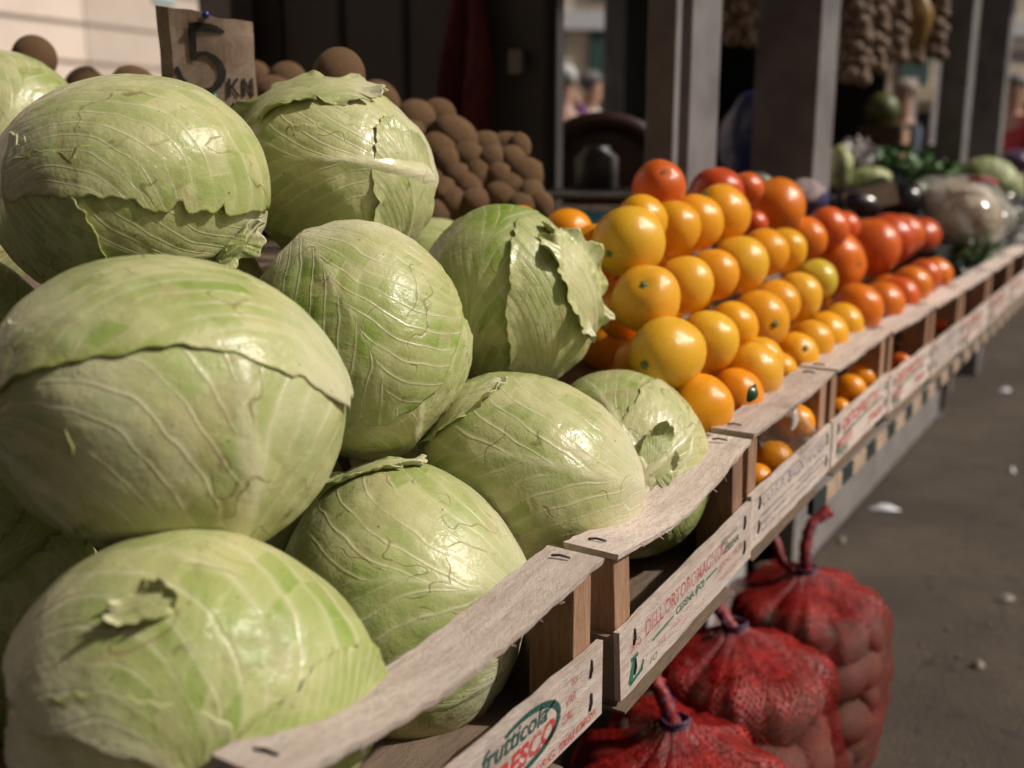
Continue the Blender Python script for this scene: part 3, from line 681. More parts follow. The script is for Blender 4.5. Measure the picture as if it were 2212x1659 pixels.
for px, py, r in KL:
    d = .0345*F/r*.92; d = min(max(d, 1.25), 1.85)
    if px > 860: d = 1.62+.00035*(py-300)*-1 + (.05 if px in (1055, 1096, 943) else 0)
    o = obj('kiwi', random.choice(KW), None, at(px, py, d), (random.uniform(0, 6), random.uniform(0, 6), random.uniform(0, 6))); s = r*d/F; o.scale = (s*random.uniform(.92, 1.06), s*random.uniform(.92, 1.06), s*random.uniform(.94, 1.12)); kl.append((px, py, o))
    tag(o, 'kiwi', 'kiwi', 'brown kiwis piled behind the cabbages')
zone = [('behind the upper left cabbage', lambda p: p[0] < 330), ('beside and below the price sign', lambda p: 330 <= p[0] < 660), ('above the whitish cabbage', lambda p: 660 <= p[0] < 870),
        ('high in the stack beside the whitish cabbage', lambda p: p[1] < 355), ('mid-height in the stack beside the whitish cabbage', lambda p: p[1] < 415), ('lowest in the stack beside the whitish cabbage', lambda p: True)]
left = sorted(kl, key=lambda q: q[0])
for nm, f in zone:
    g = [q for q in left if f(q)]; left = [q for q in left if not f(q)]
    for i, q in enumerate(g): q[2]['label'] = f'fuzzy brown kiwi, {ordinal(i, len(g))} {nm}'

# ------------------------------------------------------------------ price sign
def sign():
    m = NT('stained_card'); c = m.co(); n = m.noise(c, 26, 5, .65, .5); n2 = m.noise(m.co('Object', (60, 60, 8)), 1.5, 4)
    col = m.mix(m.ramp(n, .3, .7), (.24, .155, .10), (.40, .30, .235)); col = m.mix(m.ramp(n2, .5, .7, 0., .45), col, (.20, .10, .045))
    mat = m.done(m.bsdf(Base_Color=col, Roughness=.85, Normal=m.bump(n, .4, .002)))
    ctr = at(450, 130, 1.17); rx, ry = 98*1.17/F, 103*1.17/F
    root = empty('price_sign', ctr, 'stained brown card price sign reading 5 kn, pinned above the cabbages', 'price sign')
    t = -ray(450, 130).normalized(); t = (t+Vector((.10, 0, .02))).normalized(); r = (cR - t*cR.dot(t)).normalized(); u = t.cross(r)
    root.rotation_euler = Matrix((tuple(r), tuple(u), tuple(t))).transposed().to_euler()
    NX, NY = 16, 16
    def bend(x, y): return .006*math.sin(x*2.2+.6)*(.4+.6*y) - .012*max(0, -x-.75)*2
    top = lambda x: 1.0+.07*math.cos(2.2*(x+.75))-.16*(x+1)/2-.02*math.sin(7*x); bot = lambda x: -.92-.10*math.sin(1.6*x+.1)
    V = []
    for zz in (.0, -.003):
        for j in range(NY+1):
            for i in range(NX+1):
                x = -1+2*i/NX; f = j/NY; y = bot(x)+(top(x)-bot(x))*f
                V.append((x*rx*(1+.01*math.sin(9*f)), y*ry, bend(x, f)+zz))
    n_ = (NX+1)*(NY+1); Fc = []
    for j in range(NY):
        for i in range(NX):
            a = j*(NX+1)+i; Fc.append((a, a+1, a+NX+2, a+NX+1)); Fc.append((a+n_, a+NX+1+n_, a+NX+2+n_, a+1+n_))
    rim = [i for i in range(NX+1)]+[j*(NX+1)+NX for j in range(1, NY+1)]+[NY*(NX+1)+i for i in range(NX-1, -1, -1)]+[j*(NX+1) for j in range(NY-1, 0, -1)]
    for a, b in zip(rim, rim[1:]+rim[:1]): Fc.append((a, a+n_, b+n_, b))
    mb = MB(); mb.add(V, Fc, 0, False); card = mb.build('card', mat, root)
    ink = MB()
    def stroke(pts, w):
        P = [((px-450)/98*rx, (130-py)/103*ry) for px, py in pts]; ws = w if hasattr(w, '__len__') else [w]*len(P); V = []
        for i, p in enumerate(P):
            a = P[max(i-1, 0)]; b = P[min(i+1, len(P)-1)]; dx, dy = b[0]-a[0], b[1]-a[1]; L = math.hypot(dx, dy) or 1; hw = ws[i]*rx/98/2
            for s in (1, -1):
                q = (p[0]-s*dy/L*hw, p[1]+s*dx/L*hw); V.append((q[0], q[1], bend(q[0]/rx, (q[1]/ry+1)/2)+.0012))
        ink.add(V, [(2*i, 2*i+1, 2*i+3, 2*i+2) for i in range(len(P)-1)])
    stroke([(414, 62), (430, 62), (450, 63), (470, 67), (487, 73)], [16, 18, 18, 15, 5])
    stroke([(421, 55), (421, 80), (420, 105), (420, 130)], [13, 15, 15, 13])
    stroke([(418, 121), (432, 117), (446, 117), (460, 124), (471, 136), (477, 152), (475, 168), (466, 182), (452, 192), (436, 195), (420, 193), (404, 184), (392, 168), (385, 150), (383, 144)], [10, 10, 11, 13, 15, 16, 16, 14, 12, 10, 10, 10, 9, 9, 8])
    stroke([(490, 168), (489, 185), (487, 208)], 7); stroke([(508, 168), (495, 185), (508, 206)], 6)
    stroke([(521, 168), (520, 185), (519, 206)], 7); stroke([(521, 170), (530, 188), (538, 204)], 5); stroke([(538, 168), (538, 186), (538, 206)], 6)
    ink.build('handwritten_price', plain('marker_ink', (.022, .02, .017), .7, 120, .5), root)
    for (px, py, cl) in ((451, 38, (.01, .035, .22)), (455, 207, (.0, .20, .10))):
        pm = MB(); q = ((px-450)/98*rx, (130-py)/103*ry); pm.ball((q[0], q[1], bend(q[0]/rx, .5)+.004), (.0042, .0042, .003), 12, 8); pm.build('push_pin', plain('pin_plastic', cl, .4), root)
    sk = MB(); sk.box((-.006, -ry*3.2, -.010), (.006, ry*.9, -.0045)); sk.build('stick', M['post'], root)
sign()

# ------------------------------------------------------------------ potato sacks
def potato_mesh(seed):
    w = Wob(seed, 10, 1.9); mb = MB(); mb.ball((0, 0, 0), (1, .8, .74), 24, 16, 0, None, lambda d: 1+.07*float(w(np.array(d)))); return mb.mesh('potato', M['potato'])
PT = [potato_mesh(40+i) for i in range(4)]
M['tail'] = plain('twisted_red_net', (.24, .012, .014), .45, 180, .5, .8, .003); M['tie'] = plain('dark_tie', (.07, .03, .07), .5, 200, .6)
def sack(label, which, base, Rm, zneck, lean, ears, seed):
    rg = np.random.default_rng(seed); bx, by = base
    root = empty('potato_sack', (bx, by, 0), label, 'sack', 'red net sacks of potatoes on the ground')
    pots = []
    layers = [(.055, .60, 7), (.135, .74, 8), (.22, .74, 8), (.282, .64, 7)]
    for li, (z, k, n) in enumerate(layers):
        z *= (zneck/.37)
        for i in range(n):
            a = 2*math.pi*(i+.5*(li % 2)+rg.uniform(-.1, .1))/n
            pots.append([Rm*k*math.cos(a)+lean[0]*z, Rm*k*math.sin(a)+lean[1]*z, z+rg.uniform(-.012, .012), rg.uniform(.046, .058), li, a])
    camdir = math.atan2(-by, -bx)
    vis = {}
    for p in pots:
        s = p[3]; o = obj('potato', PT[rg.integers(0, 4)], None, (bx+p[0], by+p[1], p[2]), (rg.uniform(-.6, .6), rg.uniform(-.6, .6), p[5]+1.57+rg.uniform(-.5, .5))); o.scale = (s*1.30, s*1.02, s*1.05)
        vis.setdefault(p[4], []).append((o, p))
    for li, L in vis.items():
        Ls = sorted(L, key=lambda q: (q[1][0]*cR.x+q[1][1]*cR.y))
        for i, (o, p) in enumerate(Ls):
            tag(o, f'brown potato, {ordinal(i, len(Ls))} in the {["bottom", "lower", "upper", "top"][li]} layer of the {which} red net sack', 'potato', 'potatoes inside the red net sacks')
    NZ, NT_ = 64, 96; zs = np.concatenate([np.linspace(.004, zneck*.86, 48), np.linspace(zneck*.86, zneck, 17)[1:]]); th = np.linspace(0, 2*np.pi, NT_, endpoint=False)
    NZ = len(zs); r = np.zeros((NZ, NT_)); ax = lambda z: np.array([lean[0]*z, lean[1]*z])
    for j, z in enumerate(zs):
        A = ax(z)
        for p in pots:
            rr = p[3]*1.13; dz = z-p[2]
            if abs(dz) < rr:
                rad = math.sqrt(rr*rr-dz*dz); cx_, cy_ = p[0]-A[0], p[1]-A[1]
                per = np.abs(cx_*np.sin(th)-cy_*np.cos(th)); al = cx_*np.cos(th)+cy_*np.sin(th); ok = per < rad
                r[j][ok] = np.maximum(r[j][ok], al[ok]+np.sqrt(rad*rad-per[ok]**2))
    tgt = r.copy(); tgt = np.maximum(tgt, .35*Rm*np.clip((zneck-zs)/(.25*zneck), 0, 1)[:, None])
    neckr = .015; hard = tgt.copy(); hard[-3:] = neckr
    S = np.maximum(tgt, .02)
    for _ in range(60):
        av = (np.roll(S, 1, 1)+np.roll(S, -1, 1)+np.vstack([S[:1], S[:-1]])+np.vstack([S[1:], S[-1:]]))/4
        S = np.maximum(av*.9995, tgt); S[-1] = neckr; S[-2] = neckr*1.2; S[-3] = neckr*1.6
    S = S+.003
    k = np.clip((zs-zneck*.66)/(zneck*.34), 0, 1)[:, None]
    S = S*(1+k*(.05*np.sin(9*th+rg.uniform(0, 6))+.06*np.sin(16*th+2)+.05*np.sin(29*th))[None]) + .0015*np.sin(40*th+zs[:, None]*90)
    V = []; UV = []
    for j, z in enumerate(zs):
        A = ax(z)
        for i in range(NT_+1):
            ii = i % NT_; V.append((A[0]+S[j, ii]*math.cos(th[ii]), A[1]+S[j, ii]*math.sin(th[ii]), z)); UV.append((i/NT_*2.0, z/zneck))
    W = NT_+1; Fc = [(j*W+i, j*W+i+1, (j+1)*W+i+1, (j+1)*W+i) for j in range(NZ-1) for i in range(NT_)]
    obj('net_bag', mesh_np('net_bag', V, Fc, M['net'], UV), root)
    top = Vector((lean[0]*zneck, lean[1]*zneck, zneck))
    tie = MB()
    for q in range(3): tie.tube([top+Vector((.019*math.cos(a), .019*math.sin(a), -.004+.005*q+.002*math.sin(a*2+q))) for a in np.linspace(0, 6.3, 18)], .0024, 6)
    tie.build('tie', M['tie'], root)
    for pts in ears:
        e = MB(); P = [Vector(p)-Vector((bx, by, 0)) for p in pts]; P = [top+Vector((0, 0, -.012))]+P
        Q = []; n = 7
        for i in range(len(P)-1):
            for s in range(n): Q.append(P[i].lerp(P[i+1], s/n))
        Q.append(P[-1])
        for _ in range(6): Q = [Q[0]]+[(Q[i-1]+Q[i]*2+Q[i+1])/4 for i in range(1, len(Q)-1)]+[Q[-1]]
        e.tube(Q, [.0105*(1+.06*math.sin(i*1.9))*(1 if i < len(Q)-4 else 1.25) for i in range(len(Q))], 12); tl = e.build('twisted_tail', M['tail'], root)
        for v in tl.data.vertices: v.co += Vector((random.uniform(-1, 1), random.uniform(-1, 1), random.uniform(-1, 1)))*.0016
        b = MB()
        for q in range(2): b.tube([x+Vector((.011*math.cos(i*.9+q*2.5), .011*math.sin(i*.9+q*2.5), 0)) for i, x in enumerate(Q[1:-1])], .0028, 5)
        b.build('blue_strand', M['tie'], tl)
n1 = at(1738, 1228, 1.97)
sack('red net sack of potatoes farthest from the camera with two twisted ends sticking up', 'farthest', (-.492, 1.835), .150, n1.z, (n1.x+.492, (n1.y-1.85)/n1.z if False else .06),
     [[at(1690, 1215, 1.97), at(1672, 1160, 1.99), at(1650, 1150, 2.0)], [at(1738, 1190, 1.96), at(1750, 1130, 1.97), at(1790, 1103, 1.98)]], 5)
n2 = at(1572, 1350, 1.66)
sack('middle red net sack of potatoes, leaning between the other two sacks', 'middle', (-.455, 1.455), .150, n2.z, (-.12, .09), [[at(1550, 1310, 1.68), at(1525, 1290, 1.70)]], 6)
n3 = at(1425, 1545, 1.44)
sack('nearest red net sack of potatoes, cut by the bottom edge', 'nearest', (-.465, 1.195), .150, n3.z, (-.06, .05), [[at(1432, 1500, 1.43), at(1408, 1462, 1.45)]], 7)

# ------------------------------------------------------------------ counter, kiosks
ct = empty('market_counter', (0, 0, 0), 'long grey market counter carrying the crates, with a chequered strip under its edge', 'counter')
mb = MB(); mb.box((-1.9, .1, .640), (-.405, 5.0, .664), bev=.002); mb.build('counter_top', M['counter'], ct)
ck = MB(); y = 1.525; i = 1
while y < 4.9:
    wdt = .076 if i % 2 else .089
    ck.box((-.412, y, .612), (-.403, y+wdt, .6395), i % 2); y += wdt; i += 1
ck.build('chequered_strip', [plain('strip_beige', (.42, .31, .22), .7), plain('strip_green', (.018, .028, .026), .6)], ct)
mb = MB(); mb.box((-.79, 2.66, .02), (-.75, 4.98, .639), bev=.002); mb.build('base_panel', M['counter'], ct)
mb = MB(); mb.box((-.80, 4.90, .0), (-.76, 4.96, .02)); mb.build('foot', M['counter'], ct)
mb = MB(); mb.box((-.82, 2.06, .0), (-.76, 2.30, .639), bev=.002); mb.build('leg', M['legpaint'], ct)
mb = MB(); mb.box((-1.6, .5, .0), (-1.55, 4.9, .639)); mb.build('back_panel', M['dark'], ct)
# sloping display boards that carry the heaps
ds = empty('display_rack', (0, 0, 0), 'sloping wooden display rack hidden under the heaps of fruit', 'rack')
mb = MB(); mb.box((-.30, 1.12, -.02), (0, 2.5, 0), mtx=Matrix.Translation((-.56, 0, .78)) @ Matrix.Rotation(math.radians(28), 4, 'Y')); mb.build('sloping_board', M['floor'], ds)
mb = MB(); mb.box((-1.75, .4, .945), (-.97, 1.80, .965)); mb.build('shelf', M['floor'], ds)
mb = MB(); mb.box((-.99, .4, .665), (-.97, 1.80, .9445)); mb.build('riser', M['floor'], ds)

def post(mb, x0, y0, x1, y1, z0=0, z1=2.55): mb.box((x0, y0, z0), (x1, y1, z1), bev=.004)
def part(name, lo, hi, mat, parent, bev=0.): mb = MB(); mb.box(lo, hi, bev=bev); return mb.build(name, mat, parent)
k1 = empty('market_kiosk', (-1.4, 1.0, 0), 'dark panelled market kiosk behind the cabbages and kiwis', 'kiosk', 'market kiosks'); k1o = Vector((-1.4, 1.0, 0))
def kp(name, lo, hi, mat, parent, org, bev=0.): return part(name, tuple(Vector(lo)-org), tuple(Vector(hi)-org), mat, parent, bev)
pw = kp('side_wall', (-2.0, 2.0, .67), (-1.125, 2.03, 2.6), M['wall'], k1, k1o)
kp('sky_block_wall', (-2.1, .02, .0), (-.42, .05, 2.6), M['wall'], k1, k1o)  # added out of view to block sky light from behind left
for x in np.arange(-1.9, -1.1, .19): kp('panel_seam', (x-.012, 1.994, .67), (x, 1.9995, 2.6), M['dark'], pw, k1o)
kp('corner_post', (-.808, 1.76, .664), (-.753, 1.785, 2.6), M['paint'], k1, k1o, .003); 
kp('corner_post', (-.80, 1.825, .664), (-.75, 1.968, 2.6), M['paint'], k1, k1o, .003)
kp('back_post', (-2.12, 1.93, .0), (-2.005, 2.05, 2.6), M['paint'], k1, k1o, .003)
kp('black_post', (-2.0, .86, .0), (-1.93, 1.02, 2.6), M['dark'], k1, k1o, .003)
kp('roof', (-2.4, -2.0, 2.6), (-.18, 2.1, 2.68), M['wall'], k1, k1o)  # unseen roof, overhang lengthened to cut the sky fill from above
kp('switch_box', (-1.235, 1.98, 1.32), (-1.205, 1.9995, 1.37), M['counter'], k1, k1o, .002)
k2 = empty('market_kiosk', (-1.4, 3.8, 0), 'second grey market kiosk with hanging garlic, behind the oranges', 'kiosk', 'market kiosks'); k2o = Vector((-1.4, 3.8, 0))
kp('corner_post', (-.91, 2.63, .664), (-.75, 2.79, 2.6), M['paint'], k2, k2o, .003)
kp('corner_post', (-.86, 4.80, .0), (-.75, 4.96, 2.6), M['paint'], k2, k2o, .003)
kp('side_wall', (-2.0, 4.93, .0), (-1.655, 4.96, 2.6), M['dark'], k2, k2o)
kp('side_wall', (-1.55, 4.93, .0), (-1.11, 4.96, 2.6), M['dark'], k2, k2o)
kp('back_wall', (-2.03, 4.10, .0), (-2.0, 4.93, 2.6), M['dark'], k2, k2o)
kp('back_post', (-1.975, 3.89, .0), (-1.96, 4.06, 2.6), M['paint'], k2, k2o, .003)
kp('roof', (-2.4, 2.4, 2.6), (.0, 5.1, 2.68), M['wall'], k2, k2o)
k3 = empty('market_kiosk', (-1.4, 6.6, 0), 'third market kiosk with a narrow lit post, at the right picture edge', 'kiosk', 'market kiosks'); k3o = Vector((-1.4, 6.6, 0))
kp('corner_post', (-.96, 5.90, .0), (-.75, 6.05, 2.6), M['paint'], k3, k3o, .003)
kp('back_wall', (-2.4, 7.3, .0), (-2.37, 7.9, 2.6), M['dark'], k3, k3o)
kp('roof', (-2.4, 5.3, 2.6), (.0, 8.0, 2.68), M['wall'], k3, k3o)

# things in and on the kiosks
def cloth(name, label, cat, px, py, Y, w, h, mat, seed):
    c = on_y(px, py, Y); V = []; N = 14; w_ = Wob(seed, 8, 3.)
    for j in range(N+1):
        for i in range(N+1):
            f = j/N; x = (i/N-.5)*w*(.55+.5*f-.9*max(0, f-.55)); V.append((x, -.03-.03*math.sin(9*i/N+2*f)*(.3+f)-.01*float(w_(np.array([x*20, f*3, 0]))), -h*f+.02*math.sin(6*i/N)*f))
    Fc = [(j*(N+1)+i, j*(N+1)+i+1, (j+1)*(N+1)+i+1, (j+1)*(N+1)+i) for j in range(N) for i in range(N)]
    b = len(V); V2 = V+[(v[0], v[1]+.012, v[2]) for v in V]; Fc2 = Fc+[tuple(q+b for q in f[::-1]) for f in Fc]
    mb = MB(); mb.add(V2, Fc2, 0, True); o = mb.build(name, mat); o.location = c; return tag(o, label, cat)
cloth('jacket', 'dark red jacket hanging on the dark kiosk wall', 'jacket', 1022, -30, 1.995, .135, .30, plain('dark_red_cloth', (.09, .012, .014), .9, 60), 3)
# arched dark wooden back behind the scale
ar = MB(); c = at(1300, 400, 2.55); V = []
for i in range(25):
    a = math.pi*i/24; V += [(math.cos(a)*.185, -.02, math.sin(a)*.175), (math.cos(a)*.185, .02, math.sin(a)*.175), (math.cos(a)*.145, .02, math.sin(a)*.135), (math.cos(a)*.145, -.02, math.sin(a)*.135)]
Fc = []
for i in range(24):
    a = 4*i; b = a+4; Fc += [(a, b, b+1, a+1), (a+1, b+1, b+2, a+2), (a+2, b+2, b+3, a+3), (a+3, b+3, b, a)]
chr_ = empty('chair', (c.x, c.y, 0), 'dark brown chair with a rounded back, behind the weighing scale', 'chair')
mdk = plain('dark_brown_wood', (.035, .012, .008), .4, 20, .3)
chr_.rotation_euler = (0, 0, YW-.1)
mb = MB(); mb.add([(v[0], v[1], v[2]+c.z) for v in V], Fc, 0, True); mb.build('back_frame', mdk, chr_)
mb = MB(); mb.ball((0, 0, c.z), (.150, .016, .140), 24, 14); mb.build('backrest', mdk, chr_)
mb = MB(); mb.box((-.19, -.36, c.z-.34), (.19, .02, c.z-.30), bev=.01); mb.build('seat', mdk, chr_)
for sx in (-.165, .165):
    for sy in (-.33, .0):
        mb = MB(); mb.tube([(sx, sy, 0), (sx, sy, c.z-.02 if sy == 0 else c.z-.34)], .016, 8); mb.build('leg', mdk, chr_)
# weighing scale
c = at(1300, 447, 1.95); sr = empty('weighing_scale', (c.x, c.y, c.z-.035), 'weighing scale with a metal top and a blue and white label, behind the yellow oranges', 'weighing scale'); sr.rotation_euler = (0, 0, YW-.12)
mb = MB(); mb.box((-.075, -.09, -.25), (.13, .16, .045), bev=.006); mb.build('body', plain('scale_body', (.66, .62, .60), .45), sr)
mb = MB(); mb.box((-.115, -.10, .052), (.145, .17, .064), bev=.004); mb.build('weighing_plate', plain('scale_plate', (.16, .15, .145), .35, 30, .2, .1, .001, Metallic=.6), sr)
mb = MB(); mb.box((-.045, -.0925, -.03), (.12, -.0905, .032)); lab = mb.build('label', plain('label_blue', (.06, .36, .62), .4), sr)
mb = MB()
for q in range(4): mb.box((-.036+.038*q, -.0945, -.012), (-.012+.038*q, -.093, .014))
mb.build('label_window', plain('label_beige', (.5, .46, .42), .5), lab)
c = at(1288, 372, 2.1); mb = MB(); mb.tube([(0, 0, -.055), (0, 0, .03), (0, 0, .045), (0, 0, .052)], [.045, .045, .028, .028], 18); o = mb.build('canister', plain('dull_canister', (.03, .028, .027), .5)); o.location = c; tag(o, 'dull grey canister standing on the weighing scale', 'canister')
# blue bag hanging
def bagmesh(rx, ry, rz, seed, amp=.08, nu=30, nv=20):
    w = Wob(seed, 14, 3.2); mb = MB(); mb.ball((0, 0, 0), (rx, ry, rz), nu, nv, 0, None, lambda d: 1+amp*float(w(np.array(d)))+.25*max(0, d.z-.8)); return mb
m = NT('blue_print_bag'); cc = m.co(); f = m.ramp(m.voro(cc, 26), .08, .13, 1., 0.)
blue = m.done(m.bsdf(Base_Color=m.mix(f, (.012, .018, .085), (.10, .09, .10)), Roughness=.4, Normal=m.bump(m.noise(cc, 18), .8, .01)))
o = bagmesh(.10, .06, .14, 3).build('shopping_bag', blue); o.location = at(1622, 312, 3.05); tag(o, 'dark blue patterned bag hanging beside the wide grey post', 'bag')
mb = bagmesh(.075, .06, .11, 5); o = mb.build('plastic_bag', plain('yellow_film', (.22, .125, .025), .35, 30)); o.location = at(1972, 40, 3.9); tag(o, 'yellow plastic bag hanging among the garlic braids', 'bag')
# garlic braids
M['garlic'] = plain('garlic_skin', (.19, .125, .085), .7, 60, .45, .4, .003)
def bulb(seed):
    w = Wob(seed, 6, 2.); mb = MB(); mb.ball((0, 0, 0), (1, 1, .9), 14, 10, 0, None, lambda d: 1+.05*math.sin(6*math.atan2(d.y, d.x))*(1-abs(d.z))+.35*max(0, d.z-.75)); return mb.mesh('bulb', M['garlic'])
BL = [bulb(1), bulb(2)]
WH = ['just right of the grey post', 'second right of the grey post', 'left of the yellow bag', 'behind the yellow bag', 'right of the yellow bag', 'left of the grey post', 'left of the post, lower']
for bi, (px, py, d, L, n) in enumerate([(1842, 172, 3.5, .34, 34), (1880, 150, 3.55, .34, 34), (1925, 128, 3.7, .36, 34), (1965, 132, 4.0, .36, 30), (2012, 120, 4.1, .36, 30), (1592, 88, 3.2, .22, 24), (1630, 92, 3.25, .22, 24)]):
    c = at(px, py, d); root = empty('garlic_braid', (c.x, c.y, c.z), f'braid of pale brown garlic hanging in the second kiosk, {WH[bi]}', 'garlic', 'garlic braids hanging in the kiosk')
    mb = MB(); mb.tube([(0, 0, -.01), (.004, 0, L*.5), (0, 0, max(L, 2.6-c.z))], .010, 8); mb.build('plait', plain('dry_stalk', (.22, .15, .08), .9), root)
    for q in range(n):
        a = q*2.4; z = L*q/n; rr = random.uniform(.020, .027); o = obj('bulb', BL[q % 2], root, (.036*math.cos(a), .036*math.sin(a), z), (random.uniform(-.6, .6), random.uniform(-.6, .6), a)); o.scale = (rr,)*3

# goods past the oranges
sav = plain('pale_green_leaf', (.33, .37, .17), .5, 30, .35, .8, .01); drk = plain('dark_green_leaf', (.045, .13, .03), .45, 24, .5, .8, .01); leek = plain('leek_leaf', (.035, .06, .045), .4, 30, .4)
def blob(name, label, cat, px, py, d, rx, ry, mat, seed, amp=.06, rot=0., group=None, depth=None):
    if d < 0: d = (on_x(px, py, d)-EYEV).dot(cF)
    b = bagmesh(rx*d/F, (depth or (rx+ry)/2)*d/F, ry*d/F, seed, amp); o = b.build(name, mat); o.location = at(px, py, d); o.rotation_euler = (0, math.radians(rot), YW); return tag(o, label, cat, group)
gv = 'vegetables beyond the oranges'
blob('cabbage', 'pale cabbage on the far crates behind the plastic wrapped bag', 'cabbage', 2135, 398, -.60, 72, 55, sav, 31, .05, 20, gv)
blob('cabbage', 'upright pale cabbage just right of the wide grey post', 'cabbage', 1815, 362, -.86, 26, 48, sav, 32, .05, 0, gv)
blob('cabbage', 'low pale cabbage behind the cardboard label', 'cabbage', 1880, 388, -.80, 46, 28, sav, 33, .05, 0, gv)
cl = NT('wrapped_sprouts'); cc = cl.co(); nn = cl.noise(cl.co('Object', (1, 1, 1)), 48, 5, .7, 1.5)
col = cl.mix(cl.ramp(nn, .35, .65), (.40, .30, .19), (.66, .56, .42)); crn = cl.noise(cc, 22, 4, .6, 1.8)
clm = cl.done(cl.bsdf(Base_Color=col, Roughness=.5, Coat_Weight=1., Coat_Roughness=.08, Normal=cl.bump(crn, 1., .02)))
o = blob('plastic_bag', 'clear plastic bag of shredded pale sauerkraut with a red seam, on the far crates', 'bag', 2080, 465, -.50, 92, 66, clm, 34, .09, 35)
flm = bagmesh(.148, .125, .108, 77, .14); flm.build('plastic_film', film_mat('bag_film', (.85, .82, .78), .30), o)
mb = MB(); mb.tube([(-.085, -.085, .070), (-.05, -.09, .095), (-.01, -.075, .110)], .007, 8); mb.build('red_seam', plain('red_tape', (.45, .05, .07), .5), o)
blob('aubergine', 'black aubergine lying under the cardboard label', 'aubergine', 1850, 440, -.72, 60, 32, plain('aubergine', (.012, .009, .012), .2), 35, .04, 15)
blob('aubergine', 'black aubergine touching the clear plastic bag', 'aubergine', 1945, 435, -.66, 50, 40, plain('aubergine', (.012, .010, .012), .2), 36, .04, -20)
wr = NT('wrapping_paper'); cc = wr.co('Generated'); sp = wr.n('ShaderNodeSeparateXYZ'); wr.put(sp.inputs[0], cc)
f = wr.math('GREATER_THAN', wr.math('ADD', wr.math('SUBTRACT', sp.outputs[2], wr.math('MULTIPLY', sp.outputs[0], .9)), wr.math('MULTIPLY', wr.noise(wr.co(), 40), .3)), .12)
wrm = wr.done(wr.bsdf(Base_Color=wr.mix(f, (.035, .035, .16), (.45, .35, .36)), Roughness=.55, Normal=wr.bump(wr.noise(wr.co(), 70, 4, .7, 1.5), 1., .012)))
blob('wrapped_orange', 'fruit wrapped in white and blue tissue paper behind the reddish heap', 'orange', 1740, 430, -.66, 50, 42, wrm, 37, .05)
blob('wrapped_orange', 'fruit wrapped in blue tissue paper showing through the fifth crate gap', 'orange', 1963, 755, -.40, 18, 28, wrm, 38, .05)
blob('wrapped_orange', 'clear wrapped fruit behind the top of the reddish heap', 'orange', 1640, 392, -.80, 28, 18, plain('film_wrapped', (.22, .22, .18), .12, 40, .6, 1., .01), 39, .08)
# clear plastic scrap in the third crate
pl = film_mat('clear_film', (.8, .76, .72), .30)
b = bagmesh(.036, .018, .03, 41, .16); o = b.build('plastic_wrap', pl); o.location = on_x(1695, 935, -.383); tag(o, 'crumpled clear plastic wrap stuffed behind the blue lettered crate board', 'plastic')
mb = MB(); V = []
for i in range(9):
    t_ = i/8; V += [(0, -.010*(1-t_)+.003*math.sin(7*t_), .05*t_), (.004*math.sin(5*t_), .010*(1-t_)+.002*math.cos(9*t_), .05*t_), (-.004, .0, .05*t_-.002)]
mb.add(V, [(3*i, 3*i+1, 3*i+4, 3*i+3) for i in range(8)]+[(3*i+1, 3*i+2, 3*i+5, 3*i+4) for i in range(8)], 0, True); tip = mb.build('torn_corner', plain('white_film', (.7, .66, .64), .3, 80), o); tip.location = (.004, .025, .0)
# leeks and greens
for k in range(5):
    a = on_x(2030+9*k, 528+5*k, -.56); b = on_x(2082+10*k, 603-4*k, -.44); mb = MB(); mb.tube([(0, 0, 0), (b-a)*.5+Vector((0, 0, .006)), (b-a)], [.014, .017, .013], 10); o = mb.build('leek', leek); o.location = a
    tag(o, f'dark green leek, {ordinal(k, 5)} of the bundle beside the reddish oranges', 'leek', 'leeks beside the reddish oranges')
def greens(label, px, py, d, w, h, n, seed, mat, name='leafy_greens'):
    rg = np.random.default_rng(seed); mb = MB(); root_ = on_x(px, py, d)-Vector((0, 0, .03)); mb.ball(root_, .014, 8, 6)
    for i in range(n):
        q = on_x(px+rg.uniform(-w, w), py+rg.uniform(-h, h), d+rg.uniform(-.05, .05)); L = rg.uniform(.03, .065); a = Vector(rg.normal(size=3)); a.z = abs(a.z); a.normalize(); s = a.cross(Vector(rg.normal(size=3))).normalized(); nn = a.cross(s); V = []
        for j in range(5):
            f = j/4; wd = .022*math.sin(math.pi*(.1+.85*f)); V += [q+a*L*f+nn*.02*f*f-s*wd, q+a*L*f+nn*(.02*f*f-.006), q+a*L*f+nn*.02*f*f+s*wd]
        mb.tube([q, q.lerp(root_, .5)-Vector((0, 0, .012)), root_], .003, 5)
        mb.add(V, [(3*j+c_, 3*j+c_+1, 3*j+c_+4, 3*j+c_+3) for j in range(4) for c_ in (0, 1)], 0, True)
    o = mb.build(name, mat); return tag(o, label, 'greens')
greens('bright leafy greens behind the clear plastic bag', 2010, 380, -.72, 55, 22, 70, 1, plain('bright_green', (.05, .12, .025), .4, 40, .5))
greens('leafy greens under the front of the clear plastic bag', 2120, 545, -.46, 36, 8, 26, 2, drk)
greens('mixed green bunches along the back of the far counter', 1960, 345, -.95, 110, 14, 90, 3, drk)
greens('pale stalks in white film at the far right of the counter', 2180, 470, -.47, 26, 40, 40, 4, plain('pale_film', (.45, .47, .42), .15, 40, .5))
greens('white wrapped bunches standing right of the wide grey post', 1850, 335, -.92, 36, 16, 40, 5, plain('white_wrap', (.5, .46, .47), .2, 40, .4))
blob('red_cabbage', 'purple red cabbage at the far right edge behind the pale cabbage', 'cabbage', 2195, 352, -.66, 40, 26, plain('purple_leaf', (.07, .035, .075), .35, 30, .4, .6, .01), 43)
